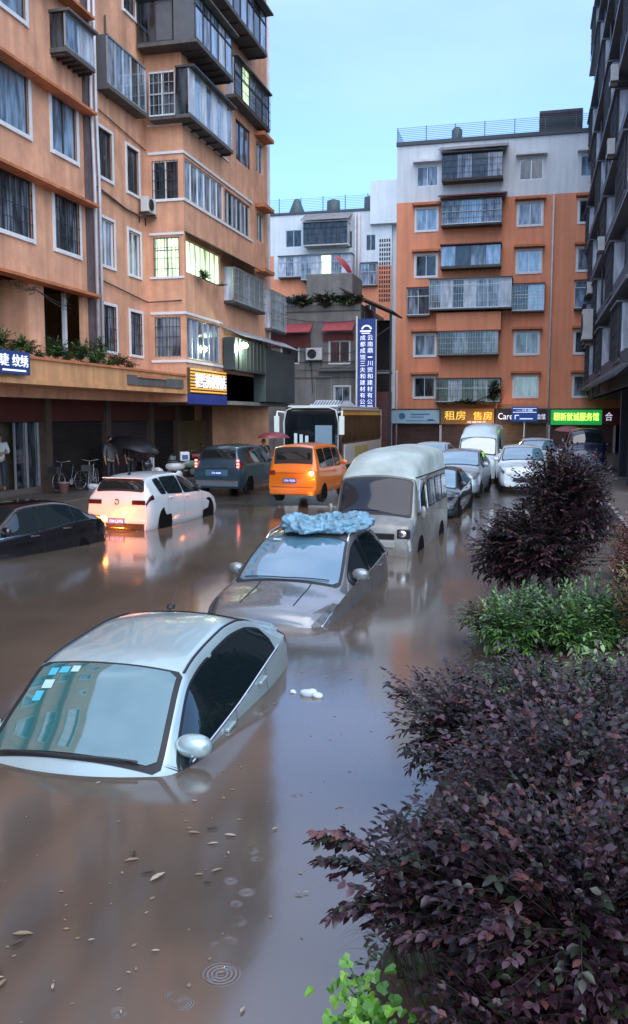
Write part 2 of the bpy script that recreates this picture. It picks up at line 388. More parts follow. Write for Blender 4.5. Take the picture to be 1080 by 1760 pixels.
# left sidewalk with kerb; right planting bed and paving
g = MB(); g.box(-15.2, -12.75, -14, 70, -0.3, 0.52)
tag(g.build('pavement', PAVE, bevel=0.03), kind='structure')
g = MB(); g.box(-1.0, -0.86, -6, 21.5, -0.9, -0.02)
tag(g.build('kerb', KERB, bevel=0.02), kind='structure')
g = MB(); nx, ny = 10, 60
for j in range(ny + 1):
    for i in range(nx + 1):
        x = -0.859 + 2.94 * i / nx; y = -6 + 27.5 * j / ny
        g.v.append((x, y, -0.05 + 0.33 * min(1, i / 3.5) + 0.05 * noise.noise((x * 1.5, y * 1.5, 0)) - 0.0))
for j in range(ny):
    for i in range(nx): g.f.append((j * (nx + 1) + i, j * (nx + 1) + i + 1, (j + 1) * (nx + 1) + i + 1, (j + 1) * (nx + 1) + i)); g.mi.append(0)
tag(g.build('soil', SOIL, smooth=True), kind='structure')
g = MB(); g.box(2.08, 9.0, -10, 36, -0.3, 0.42); g.box(1.0, 9.0, 36.003, 70, -0.3, 0.5)
tag(g.build('paved_yard', PAVE, bevel=0.02), kind='structure')
g = MB(); g.box(1.98, 2.077, -6, 35.9, 0.1, 0.5)
tag(g.build('bed_edging', KERB, bevel=0.01), kind='structure')

# ------------------------------------------------------------------ left apartment building
LB = thing('apartment_building', 'tall orange apartment building on the left with caged balconies over dark shops', 'apartment building', (-17, 20, 0.5))
fA = fX(-13.5); fB = fX(-12.1); fC = fY(29.3)
hA, hB, hC = [], [], []
LEV = [(5.0, 6.45), (7.7, 9.15), (10.42, 11.9), (13.35, 14.9), (16.2, 17.7), (19.0, 20.3)]
LEDGE = mat('orange_ledge', (0.50, 0.17, 0.065), 0.7, var=0.3, vscale=2, streak=0.5)
# columns a, b (and their unseen repeats nearer the camera)
for k, (z0, z1) in enumerate(LEV[:5]):
    if k == 0: continue
    for (ua, ub) in ((3.2, 5.4), (7.0, 8.6), (11.0, 13.2), (14.8, 16.4), (19.4, 21.95), (23.1, 24.5)):
        if k == 3 and ua > 22: continue
        window(LB, fA, ua, ub, z0, z1 + 0.1, hA, G_MID if k == 1 else G_SKY, cols=2, grille=(k == 1), sash=DKALU if k == 1 else DKALU)
for k, (z0, z1) in enumerate(LEV):
    if k == 3: continue
    window(LB, fA, 25.75, 26.75, z0, z1, hA, (G_MID, G_SKY, G_DK, G_DK, G_DK, G_DK)[k], cols=2, sash=(DKALU, WFRAME, DKALU, DKALU, DKALU, DKALU)[k], grille=k == 0, sw=0.09)
    window(LB, fA, 27.8, 28.7, z0, z1, hA, (G_MID, G_MID, G_DK, G_SKY, G_DK, G_DK)[k], cols=2, sash=(DKALU, WFRAME, DKALU, DKALU, DKALU, DKALU)[k], grille=k == 0, sw=0.09)
# the terrace opening on the first floor
hA.append((19.0, 21.6, 4.62, 6.62)); hA.append((22.4, 24.6, 4.62, 6.62))
hA += [(3.0, 8.8, 4.62, 6.62), (11.0, 17.0, 4.62, 6.62)]
# front-facing return wall
window(LB, fC, -13.25, -12.3, LEV[0][0], LEV[0][1] - .05, hC, G_MID, surround=None, cols=2, grille=True)
window(LB, fC, -13.25, -12.3, LEV[1][0], LEV[1][1], hC, G_LIT, surround=None, cols=2, transom=.7, grille=True)
window(LB, fC, -13.25, -12.3, LEV[2][0], LEV[2][1] - .15, hC, G_DK, surround=None, cols=2, grille=True, sash=WFRAME)
window(LB, fC, -13.25, -12.3, 18.2, 19.4, hC, G_DK, surround=None)
# flush strips of glazing on the projecting part
def strip(fr, u0, u1, z0, z1, cols, panes, sash=ALU, holes=None, band=True, grille=False):
    w_ = window(LB, fr, u0, u1, z0, z1, holes, panes[0], surround=None, cols=cols, sash=sash, grille=grille)
    if len(panes) > 1:
        for i in range(cols):
            a = u0 + (u1 - u0) * i / cols; c = u0 + (u1 - u0) * (i + 1) / cols
            MB().quad(fr(a + .02, z0, -0.08), fr(c - .02, z0, -0.08), fr(c - .02, z1, -0.08), fr(a + .02, z1, -0.08)).build('pane', panes[(i * 7 + i // 2) % len(panes)], w_)
    return w_
strip(fB, 29.45, 32.85, 4.95, 6.4, 6, [G_MID, G_SKY, G_MID], holes=hB)
strip(fB, 29.45, 32.9, 7.95, 9.1, 7, [G_LIT, G_LIT, G_LIT, G_LIT], holes=hB, sash=WFRAME)
strip(fB, 29.45, 33.4, 10.5, 11.85, 6, [G_SKY, G_MID, G_SKY], holes=hB, sash=WFRAME)
strip(fB, 33.5, 36.7, 10.5, 11.8, 6, [G_MID, G_DK, G_MID], holes=hB)
strip(fB, 34.9, 36.8, 13.3, 14.9, 3, [G_DK, G_MID], holes=hB, sash=DKALU)
for (z0, z1) in (LEV[1], LEV[2], LEV[3]):
    if z0 < 9: window(LB, fB, 37.6, 38.5, 4.9, 6.4, hB, G_DK, surround=None)
    window(LB, fB, 37.6, 38.6, z0 + .2, z1 - .1, hB, G_DK, surround=None)
    MB().box(37.35, 38.8, z1 + 0.05, z1 + 0.2, 0.003, 0.45, fB).build('hood', LEDGE, LB)
# white bands
b = MB()
for z in (4.8, 6.48, 10.36, 11.95):
    e = 36.9 if z > 10 else 33.0
    b.box(29.28 - 0.04, e, z, z + 0.09, 0.003, 0.05, fB); b.box(-13.4, -12.1, z, z + 0.09, 0.003, 0.05, fC)
for z in (7.72, 9.22, 12.9): b.box(-13.4, -12.1, z, z + 0.08, 0.003, 0.05, fC)
b.box(29.28, 34.0, 12.9, 12.96, 0.003, 0.04, fB)
b.build('band', WFRAME, LB)
# the wall itself
wb = MB()
wall(wb, fA, -6, 25.2, 3.4, 18.4, [h for h in hA if h[3] < 18.4 and h[1] < 25.2])  # unseen lower roof over the near bays, its height set for windshield reflections
wall(wb, fA, 25.2, 29.3, 3.4, 21.3, [h for h in hA if h[0] > 25.2])
wall(wb, fC, -13.5, -12.1, 3.4, 21.3, hC)
wall(wb, fB, 29.3, 39.2, 3.4, 21.3, hB)
wb.quad((-12.1, 39.2, 0.3), (-12.1, 39.2, 21.3), (-24, 39.2, 21.3), (-24, 39.2, 0.3))
wb.quad((-13.5, -6, 0.3), (-13.5, -6, 18.4), (-24, -6, 18.4), (-24, -6, 0.3)); wb.quad((-13.5, 25.2, 18.4), (-13.5, 25.2, 21.3), (-24, 25.2, 21.3), (-24, 25.2, 18.4))
wb.quad((-13.5, -6, 18.4), (-24, -6, 18.4), (-24, 25.2, 18.4), (-13.5, 25.2, 18.4)); wb.quad((-13.5, 25.2, 21.3), (-24, 25.2, 21.3), (-24, 39.2, 21.3), (-13.5, 39.2, 21.3)); wb.quad((-13.5, 29.3, 21.3), (-12.1, 29.3, 21.3), (-12.1, 39.2, 21.3), (-13.5, 39.2, 21.3))
wb.quad((-24, -6, 0.3), (-24, -6, 21.3), (-24, 39.2, 21.3), (-24, 39.2, 0.3))
wb.build('wall', ORANGE, LB)
# terrace back wall + pinkish pier
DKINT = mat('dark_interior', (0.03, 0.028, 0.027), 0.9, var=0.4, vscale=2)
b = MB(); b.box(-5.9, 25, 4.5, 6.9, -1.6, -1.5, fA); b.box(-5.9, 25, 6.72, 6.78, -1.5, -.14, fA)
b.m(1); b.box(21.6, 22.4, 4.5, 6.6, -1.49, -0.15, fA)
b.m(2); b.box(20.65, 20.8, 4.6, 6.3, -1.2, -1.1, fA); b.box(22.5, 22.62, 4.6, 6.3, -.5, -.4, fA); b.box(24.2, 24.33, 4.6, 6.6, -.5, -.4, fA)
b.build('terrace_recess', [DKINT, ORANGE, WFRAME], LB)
# ledges over the windows
b = MB()
for z in (6.72, 9.42, 12.12, 14.85):
    for (a, c) in ((-5.5, 18.6), (18.7, 25.05)):
        b.add([fA(a, z, 0.003), fA(c, z, 0.003), fA(c, z - .12, .42), fA(a, z - .12, .42), fA(a, z - .2, 0.003), fA(c, z - .2, .003), fA(c, z - .2, .42), fA(a, z - .2, .42)],
              [(0, 1, 2, 3), (3, 2, 6, 7), (7, 6, 5, 4), (0, 3, 7, 4), (1, 5, 6, 2)])
b.build('ledge', LEDGE, LB)
# balconies
BLU = mat('pale_blue_panel', (0.35, 0.42, 0.50), 0.35, var=0.1, vscale=2)
GRP = mat('grey_corrugated_panel', (0.085, 0.09, 0.1), 0.5, var=0.25, vscale=3)
balcony(LB, fA, 23.15, 24.75, 13.15, 14.1, 0.5, cols=2, pane=G_SKY, pane_list=[G_SKY, G_WHT], transom=0, endpane=G_DK, bars=0)
balcony(LB, fA, 25.85, 28.6, 13.1, 14.6, 0.4, cols=5, pane_list=[G_MID, G_SKY, G_SKY, G_DK, G_MID], transom=0, endpane=GRP, roof=False)
balcony(LB, fB, 28.75, 33.05, 13.05, 14.55, 0.5, cols=8, pane_list=[G_WHT, G_SKY, G_WHT, G_MID], transom=0, endpane=G_DK, roofm=DKALU, overhang=0.2)
balcony(LB, fY(29.3), -13.08, -12.14, 13.06, 14.5, 0.52, cols=2, pane_list=[G_DK, G_DK], frame=WFRAME, transom=0.5, bars=ALU, roof=False, ends=False)
balcony(LB, fB, 28.65, 32.3, 15.4, 16.85, 0.8, cols=5, pane_list=[G_SKY, G_MID, G_SKY, G_WHT], transom=0.75, endpane=GRP, frame=DKALU, overhang=.25)
balcony(LB, fY(29.3), -13.4, -12.14, 15.41, 16.8, 0.62, cols=2, pane_list=[G_DK, GRP], frame=DKALU, transom=0, roof=True, ends=False)
balcony(LB, fB, 33.75, 38.2, 15.4, 16.8, 0.4, cols=5, pane_list=[G_DK, G_LIT, G_MID, G_DK, G_MID], transom=0.6, frame=DKALU, bars=1)
balcony(LB, fB, 30.9, 36.6, 17.9, 19.4, 0.8, cols=7, pane_list=[G_SKY, G_MID, G_DK], transom=0.75, frame=DKALU, overhang=.3)
balcony(LB, fB, 33.3, 37.35, 7.45, 8.75, 0.4, cols=6, pane_list=[GRP, G_DK, G_MID, G_DK], transom=0, frame=ALU, bars=ALU, slab=RUST, roof=False)
balcony(LB, fB, 38.7, 41.0, 6.9, 8.6, 0.3, cols=3, pane_list=[G_DK, G_MID], transom=0.4, frame=ALU, bars=ALU, n0=-1.0, roof=False)
# dark sloped awning above the second-floor cage
b = MB()
def slope(mb, fr, u0, u1, za, zb, n0, n1, t=0.03):
    vs = [fr(u0, za, n0), fr(u1, za, n0), fr(u1, zb, n1), fr(u0, zb, n1), fr(u0, za - t, n0), fr(u1, za - t, n0), fr(u1, zb - t, n1), fr(u0, zb - t, n1)]
    mb.add(vs, [(0, 1, 2, 3), (7, 6, 5, 4), (0, 4, 5, 1), (1, 5, 6, 2), (2, 6, 7, 3), (3, 7, 4, 0)])
slope(b, fB, 29.35, 37.2, 9.35, 8.98, 0.003, 0.75)
b.build('awning', RUST, LB)
# brackets
b = MB()
for (u0, u1, z, nn) in ((29.3, 33.0, 13.05, .45), (29.3, 32.2, 15.4, .75), (31, 36.5, 17.9, .75), (23.2, 24.7, 13.15, .45)):
    k = 6
    for i in range(k):
        u = u0 + (u1 - u0) * i / (k - 1); fr = fA if u < 26 else fB
        b.box(u - .02, u + .02, z - .2, z - .123, .003, nn, fr)
b.build('bracket', DKALU, LB)
# soil pipes between the two bays
PIPE = mat('white_plastic_pipe', (0.5, 0.48, 0.5), 0.4, var=0.2, vscale=3)
b = MB(); b.box(24.9, 25.19, 4.6, 18.3, 0.003, 0.12, fA); b.build('duct', mat('dark_duct', (0.10, 0.075, 0.08), .6, var=.3), LB)
for i, (u, x) in enumerate(((25.08, .2), (25.3, .24), (25.42, .16))):
    MB().tube([fA(u, 18.3, x), fA(u, 12.3, x), fA(u + .1, 10, x), fA(u + .08, 4.5, x)], 0.05, 8).build('pipe', PIPE, LB, smooth=True)
b = MB(); b.tube([(-12.05, 39.25, 21), (-12.05, 39.25, 4)], .06, 8); b.build('pipe', PIPE, LB, smooth=True)
b = MB()
b.tube([fA(25.6, 10.0, .06), fA(27.5, 9.75, .07), fA(28.6, 9.75, .07), (-13.1, 29.2, 9.8)], .04, 6); b.tube([fA(25.5, 7.2, .06), fA(29.1, 6.9, .07), (-12.2, 29.23, 6.95)], .025, 6)
b.tube([fA(26.4, 15.4, .06), fA(26.4, 12.9, .06)], .03, 6); b.tube([fA(25.6, 12.4, .05), fA(29.2, 12.1, .05)], .02, 5)
b.build('cable', RUST, LB, smooth=True)
# first-floor fascia and canopy over the pavement
FASC = mat('orange_fascia', (0.60, 0.30, 0.13), 0.6, var=0.25, vscale=1.5, streak=0.5)
b = MB(); b.box(-6, 29.27, 3.80, 4.30, -0.15, 0.0, fB); b.box(-6, 29.27, 3.68, 3.80, -2.9, 0.05, fB); b.m(1); b.box(-6, 29.27, 4.302, 4.37, -1.4, 0.06, fB)
b.m(2); b.box(24.6, 28.9, 3.86, 4.16, 0.003, 0.06, fB); b.m(1); b.box(25.2, 27.4, 4.1, 4.18, .063, .1, fB)
b.build('canopy', [FASC, LEDGE, DCONC], LB)
b = MB(); b.box(33.2, 42.0, 3.35, 3.5, -2.9, 0.25, fB); b.m(1); b.box(33.25, 37, 3.505, 4.6, -.3, 0.0, fB)
b.build('canopy', [CONC, mat('brown_fascia', (0.16, 0.09, 0.06), .7, var=.3, streak=.5)], LB)
# ground-floor shop fronts, recessed under the canopy
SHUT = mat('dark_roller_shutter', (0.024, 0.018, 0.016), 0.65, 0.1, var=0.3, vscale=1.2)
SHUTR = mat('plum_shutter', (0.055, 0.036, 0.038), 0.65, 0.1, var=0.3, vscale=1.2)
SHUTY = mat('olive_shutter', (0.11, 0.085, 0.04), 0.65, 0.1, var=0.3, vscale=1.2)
REDW = mat('dark_red_shop_board', (0.09, 0.014, 0.01), 0.7, var=0.4, vscale=1)
fS = fX(-15.0)
b = MB(); 
for u in (-6, 2, 8, 14, 19.0, 24.6, 28.6, 32.3, 35.0, 38.9): b.box(u, u + .35, .52, 3.68, -.3, 0.1, fS)
b.box(-6, 43, .5, 3.68, -.9, -.8, fS)
b.build('pier', mat('brown_tile_pier', (0.085, 0.055, 0.04), .5, var=.3), LB)
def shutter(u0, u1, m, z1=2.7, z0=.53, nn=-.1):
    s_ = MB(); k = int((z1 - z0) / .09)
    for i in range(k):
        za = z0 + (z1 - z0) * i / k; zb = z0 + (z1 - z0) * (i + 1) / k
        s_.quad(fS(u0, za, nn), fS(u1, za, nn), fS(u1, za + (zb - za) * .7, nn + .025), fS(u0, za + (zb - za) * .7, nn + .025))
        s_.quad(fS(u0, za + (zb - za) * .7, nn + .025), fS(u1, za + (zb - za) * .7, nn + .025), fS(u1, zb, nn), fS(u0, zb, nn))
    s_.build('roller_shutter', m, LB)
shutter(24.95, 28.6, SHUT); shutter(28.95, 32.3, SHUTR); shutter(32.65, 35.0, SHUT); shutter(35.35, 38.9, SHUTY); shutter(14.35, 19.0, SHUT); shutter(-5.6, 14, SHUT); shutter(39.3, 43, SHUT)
b = MB(); 
for (u0, u1) in ((14.35, 19.0), (19.35, 24.6), (24.95, 28.6), (28.95, 32.3), (32.65, 35.0)): b.box(u0, u1, 2.72, 3.67, -.2, 0.0, fS)
b.build('shop_board', REDW, LB)
b = MB(); b.box(19.35, 24.6, .5, .7, -.8, -.1, fS); b.m(1); b.box(19.4, 24.5, .7, 2.7, -.79, -.7, fS); b.m(2); b.quad(fS(23.25, .7, -.2), fS(24.55, .7, -.2), fS(24.55, 2.7, -.2), fS(23.25, 2.7, -.2)); b.m(3)
for u in (23.25, 23.9, 24.55): b.box(u - .03, u + .03, .7, 2.7, -.19, -.14, fS)
b.build('shop_doorway', [PAVE, mat('beige_shop_wall', (0.20, 0.17, 0.12), .8, var=.2), G_DK, ALU], LB)
# roof parapet
b = MB(); b.box(-13.75, -13.5, -6, 25.1, 18.403, 19.0); b.box(-13.75, -13.5, 25.2, 29.3, 21.303, 22.0); b.box(-13.5, -12.1, 29.1, 29.3, 21.303, 22.0); b.box(-12.35, -12.1, 29.303, 39.2, 21.303, 22.0)
b.build('parapet', ORANGE, LB)

# dark green netted awning structure round the corner shop's upper storey
GN = mat('dark_green_panel', (0.035, 0.05, 0.048), 0.6, var=0.35, vscale=1.0)
t_ = thing('awning_enclosure', 'long dark green lean-to enclosure with a bright lamp beside the yellow striped shop sign', 'enclosure', (-12, 38, 3.9))
b = MB(); b.box(33.0, 37.0, 4.72, 6.0, .05, .5, fB); b.box(37.0, 41.8, 3.52, 5.85, -1.8, .55, fB); b.build('panel', GN, t_, bevel=.02)
b = MB()
for i in range(9):
    u = 33 + i * .48; b.box(u, u + .04, 4.76, 5.98, .51, .54, fB)
b.box(33.0, 37.0, 4.69, 4.75, .51, .56, fB)
b.build('frame', DKALU, t_)
b = MB(); slope(b, fB, 32.9, 41.9, 6.45, 6.08, 0.004, 0.8); b.build('roof_sheet', mat('pale_roof_sheet', (.30, .32, .33), .5, var=.3), t_)
LAMP = mat('lamp_glow', (1, 1, 1), .3, emit=(0.85, 1.0, 0.78), es=14)
L = thing('wall_lamp', 'small round lamp glowing greenish white under the dark green awning', 'lamp', (-11.5, 33.9, 5.7))
b = MB(); b.ell((-11.45, 33.9, 5.72), (.13, .13, .11)); b.build('bulb', LAMP, L, smooth=True)
b = MB(); b.tube([(-11.6, 33.9, 5.8), (-11.5, 33.9, 5.9), (-11.45, 33.9, 5.8)], .02); b.build('bracket', ALU, L)
pl = bpy.data.lights.new('lamp_light', 'POINT'); pl.energy = 90; pl.color = (.85, 1, .78); pl.shadow_soft_size = .12
po = bpy.data.objects.new('lamp_light', pl); COL.objects.link(po); po.parent = L; po.location = (.25, -.15, -.1)
# ------------------------------------------------------------------ far orange building across the end of the street
FB = thing('apartment_building', 'orange apartment building with a pale grey top storey above the row of lit shops', 'apartment building', (-3, 66, 0.4))
f6 = fY(60.0); hF = []
colA = [(-8.1, -6.75), (-1.45, -.0), (2.35, 3.9)]
rows = [(18.1, 19.35), (15.25, 16.6), (12.25, 13.6), None, (7.0, 8.35), (4.2, 5.5)]
for k, rw in enumerate(rows):
    for (a, c) in colA + [(6.5, 8.0)]:
        if rw:
            z0, z1 = rw
            window(FB, f6, a, c, z0, z1, hF, (G_MID, G_SKY, G_DK)[(k + int(a * 3)) % 3], surround=None if k == 0 else WFRAME, cols=2, sw=.13)
            if k < 4 or k > 3:
                b = MB(); b.box(a - .25, c + .25, z1 + .2, z1 + .34, .003, .5, f6); b.build('hood', GREYPL if k == 0 else LEDGE, FB)
FRST = mat('rusted_awning', (0.16, 0.05, 0.035), .8, var=.4, vscale=2)
GRYAW = mat('grey_awning', (0.2, 0.19, 0.19), .8, var=.3, vscale=2)
balcony(FB, f6, -6.35, -2.5, 18.2, 19.8, .9, cols=4, pane_list=[G_DK, G_MID, G_DK, G_MID], frame=RUST, transom=0, bars=1, roofm=GRYAW, overhang=.3)
b = MB(); slope(b, f6, -6.6, -2.2, 20.5, 19.95, .004, 1.4); b.build('awning', GRYAW, FB)
balcony(FB, f6, -6.35, -2.5, 15.35, 16.9, .9, cols=3, pane_list=[G_MID, G_SKY, G_MID], frame=ALU, transom=.5, bars=1, roofm=FRST, overhang=.3)
b = MB(); slope(b, f6, -6.6, -2.2, 17.45, 17.05, .004, 1.4); b.build('awning', FRST, FB)
balcony(FB, f6, -6.35, -2.5, 12.65, 14.0, .9, cols=4, pane_list=[G_SKY, G_DK, G_MID, G_SKY], frame=DKALU, transom=0, roofm=FRST, overhang=.3)
balcony(FB, f6, -7.05, -1.75, 9.95, 11.8, 1.1, cols=7, pane_list=[G_MID, G_WHT, G_DK, G_WHT, G_MID], frame=ALU, transom=.8, bars=ALU, slab=DKALU)
balcony(FB, f6, -8.6, -7.1, 9.65, 11.4, .5, cols=2, pane_list=[G_MID, G_DK], frame=WFRAME, transom=.7, roofm=FRST)
balcony(FB, f6, -1.7, .3, 9.75, 11.4, .5, cols=2, pane_list=[G_DK, G_SKY], frame=WFRAME, transom=.6, bars=ALU, roofm=FRST)
balcony(FB, f6, 2.2, 4.2, 9.8, 11.5, .5, cols=2, pane_list=[G_SKY, G_DK], frame=WFRAME, roofm=FRST)
balcony(FB, f6, -6.45, -2.55, 7.0, 8.45, .8, cols=4, pane_list=[G_DK, G_MID, G_DK, G_MID], frame=DKALU, transom=0, bars=ALU, roofm=FRST)
b = MB(); b.box(-6.6, -2.4, 8.45 + .071, 9.7, .003, .78, f6); b.build('bay_wall', ORANGE2, FB)
balcony(FB, f6, -6.55, -2.35, 3.85, 5.35, .8, cols=5, pane_list=[G_DK, G_WHT, G_DK, G_MID], frame=ALU, transom=.6, bars=1, roofm=RUST)
b = MB(); wall(b, f6, -9.45, 9.5, 3.4, 17.1, [h for h in hF if h[3] < 17.1]); 
b.quad((-9.45, 60, .3), (-9.45, 60, 17.1), (-9.45, 72, 17.1), (-9.45, 72, .3))
b.m(1); wall(b, f6, -9.45, 9.5, 17.1, 20.75, [h for h in hF if h[2] > 17.1])
b.quad((-9.45, 60, 17.1), (-9.45, 60, 20.75), (-9.45, 72, 20.75), (-9.45, 72, 17.1)); b.quad((-9.45, 60, 20.75), (9.5, 60, 20.75), (9.5, 72, 20.75), (-9.45, 72, 20.75))
b.quad((9.5, 60, .3), (9.5, 60, 20.75), (9.5, 72, 20.75), (9.5, 72, .3)); b.quad((-9.45, 72, .3), (-9.45, 72, 20.75), (9.5, 72, 20.75), (9.5, 72, .3))
b.build('wall', [ORANGE2, GREYPL], FB)
b = MB(); b.box(-9.5, 9.5, 20.76, 21.0, -.3, .12, f6); b.build('parapet', mat('dark_coping', (.05, .06, .07), .6), FB)
b = MB()
for i in range(8): b.box(-9.45, 9.5, 21.08 + i * .115, 21.10 + i * .115, 0, .025, f6); 
for i in range(11): u = -9.45 + i * 1.9; b.box(u, u + .05, 21.0, 21.93, .03, .08, f6)
for i in range(8): b.box(-9.47, -9.45, 21.08 + i * .115, 21.10 + i * .115, -9, 0, f6)
b.build('roof_railing', mat('green_blue_rail', (.04, .11, .12), .5), FB)
b = MB(); b.tube([(.75, 59.9, 17), (.75, 59.9, .5)], .06, 8); b.tube([(-9.3, 59.9, 6), (-9.3, 59.9, .5)], .06, 8); b.build('pipe', PIPE, FB, smooth=True)
TANKM = mat('dark_steel_tank', (.07, .09, .10), .5, .3, var=.3)
b = MB(); b.lathe([(.33, 21.0), (.36, 21.3), (.36, 22.1), (.2, 22.3), (0, 22.32)], (-5.7, 62, 0), 16); solo(b, 'water_tank', 'small dark round water tank on the roof behind the railing of the orange building', 'water tank', TANKM, smooth=True)
b = MB(); b.box(-.3, 2.4, 21.0, 22.6, -3, -1.0, f6)
for i in range(14): b.box(-.33, 2.43, 21.1 + i * .1, 21.13 + i * .1, -.997, -.96, f6)
solo(b, 'roof_shed', 'dark slatted rooftop shed on the right of the orange building roof', 'shed', mat('slatted_shed', (.09, .075, .085), .7, var=.3))
# ground floor shops
b = MB()
for u in (-9.75, -6.35, -2.75, .78, 4.9): b.box(u, u + .14, .38, 2.3, -.2, .12, f6)
b.build('pier', PIPE, FB)
def shut2(u0, u1, m):
    s_ = MB(); k = 22
    for i in range(k):
        za = .38 + 1.95 * i / k; zb = za + 1.95 / k
        s_.quad(f6(u0, za, -.1), f6(u1, za, -.1), f6(u1, za + .06, -.06), f6(u0, za + .06, -.06)); s_.quad(f6(u0, za + .06, -.06), f6(u1, za + .06, -.06), f6(u1, zb, -.1), f6(u0, zb, -.1))
    s_.build('roller_shutter', m, FB)
MSH = mat('brown_grey_shutter', (.14, .10, .09), .6, .1, var=.25)
shut2(-9.61, -6.35, mat('reddish_shutter', (.12, .07, .065), .6, .1, var=.25)); shut2(-6.2, -2.75, MSH); shut2(-2.6, .78, mat('tan_shutter', (.16, .13, .10), .6, .1, var=.25)); shut2(.92, 4.9, mat('pinkish_shutter', (.15, .09, .08), .6, .1, var=.25))
b = MB(); b.box(-9.6, 9.4, 2.33, 3.42, -.3, -.02, f6); b.build('shop_lintel', DCONC, FB)

def sign(name, label, fr, u0, u1, z0, z1, n, boardcol, rough=.5, emit=0, frame=None):
    c = fr((u0 + u1) / 2, z0, n)
    t_ = thing(name, label, 'sign', c)
    bm_ = mat('board_%s' % label[:28].replace(' ', '_'), boardcol, rough, var=.12, vscale=1.5, emit=boardcol if emit else None, es=emit)
    b = MB(); b.box(u0, u1, z0, z1, n, n + .12, fr); b.build('board', bm_, t_, bevel=.01)
    if frame:
        b = MB(); e = .05
        b.box(u0 - e, u1 + e, z1, z1 + e, n, n + .15, fr); b.box(u0 - e, u1 + e, z0 - e, z0, n, n + .15, fr); b.box(u0 - e, u0, z0, z1, n, n + .15, fr); b.box(u1, u1 + e, z0, z1, n, n + .15, fr)
        b.build('frame', frame, t_)
    return t_
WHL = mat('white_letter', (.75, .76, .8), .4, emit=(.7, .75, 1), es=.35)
YEL = mat('yellow_letter', (.75, .45, .05), .4, emit=(1, .62, .1), es=.45)
YGL = mat('lit_yellow_green_letter', (.6, .8, .1), .4, emit=(.62, .95, .12), es=1.1)
# yellow striped convenience shop sign
t_ = sign('shop_sign', 'yellow and dark striped convenience shop sign with white characters and a blue band below', fB, 29.35, 33.1, 3.72, 4.62, .01, (.10, .05, .015))
b = MB()
for i in range(8): z = 3.76 + i * .112; b.box(29.35, 33.1, z, z + .055, .131, .142, fB)
b.build('stripe', mat('amber_stripe', (.75, .36, .05), .5, emit=(1, .5, .08), es=.25), t_)
b = MB(); text_mb(b, '翟结秀便利店', 29.75, 32.95, 3.93, 4.45, .17, fB, .04); b.build('lettering', WHL, t_)
b = MB(); b.box(29.35, 33.15, 3.33, 3.69, .02, .14, fB); b.build('blue_band', mat('blue_band', (.02, .035, .22), .5, var=.3), t_)
t_ = sign('shop_sign', 'blue shop sign with white characters cut off by the left edge over the dark shops', fB, 16.9, 19.05, 3.88, 4.42, .07, (.02, .05, .17))
b = MB(); text_mb(b, '睫', 17.75, 18.15, 4.06, 4.34, .2, fB); text_mb(b, '纹绣', 18.3, 18.95, 4.06, 4.34, .2, fB); b.box(17.9, 18.85, 3.95, 3.99, .191, .2, fB); b.build('lettering', WHL, t_)
# shop signs of the far building
t_ = sign('shop_sign', 'pale blue shop sign with a round emblem, leftmost over the far shops', f6, -9.7, -6.35, 2.4, 3.32, .13, (.35, .52, .62), frame=DKALU)
b = MB(); b.lathe([(0, .262), (.22, .262), (.22, .27), (0, .27)], (0, 0, 0), 20); v = [(-8.9 + p[0], 60 - p[2], 2.9 + p[1]) for p in b.v]; b.v = v
b.box(-8.3, -7.0, 2.98, 3.06, .251, .265, f6); b.box(-8.3, -7.4, 2.8, 2.86, .251, .265, f6); b.box(-8.6, -6.6, 2.56, 2.6, .251, .265, f6); b.ell(f6(-6.95, 2.65, .25), (.25, .03, .06)); b.build('emblem', mat('blue_print', (.03, .16, .34), .5), t_)
t_ = sign('shop_sign', 'ochre shop sign with large yellow characters beside the pale blue one', f6, -6.28, -2.72, 2.35, 3.4, .13, (.30, .15, .03))
b = MB(); text_mb(b, '租房', -6.0, -4.6, 2.65, 3.25, .27, f6, .05); text_mb(b, '售房', -4.1, -2.85, 2.65, 3.2, .27, f6, .05); b.build('lettering', YEL, t_)
b = MB(); text_mb(b, '房屋中介', -4.5, -3.2, 2.43, 2.57, .26, f6); b.build('small_lettering', WHL, t_)
t_ = sign('shop_sign', 'black shop sign with white lettering between the ochre and the green signs', f6, -2.62, .74, 2.4, 3.35, .13, (.018, .015, .02))
b = MB(); text_mb(b, 'Care', -2.45, -1.5, 2.68, 3.1, .27, f6); text_mb(b, '养生', -1.4, -.9, 2.68, 3.05, .27, f6); text_mb(b, '会馆', .05, .6, 2.68, 3.05, .27, f6); b.build('lettering', WHL, t_)
t_ = sign('shop_sign', 'bright green shop sign with glowing yellow characters', f6, .95, 4.15, 2.33, 3.3, .13, (.01, .24, .05), emit=.4)
b = MB(); text_mb(b, '颐新就诚服务馆', 1.15, 3.95, 2.6, 3.12, .28, f6, .05); b.build('lettering', YGL, t_)
t_ = sign('shop_sign', 'small dark red shop sign with a white character right of the green sign', f6, 4.2, 5.4, 2.33, 3.3, .13, (.16, .015, .025))
b = MB(); text_mb(b, '合', 4.35, 4.8, 2.6, 3.15, .27, f6); b.build('lettering', WHL, t_)
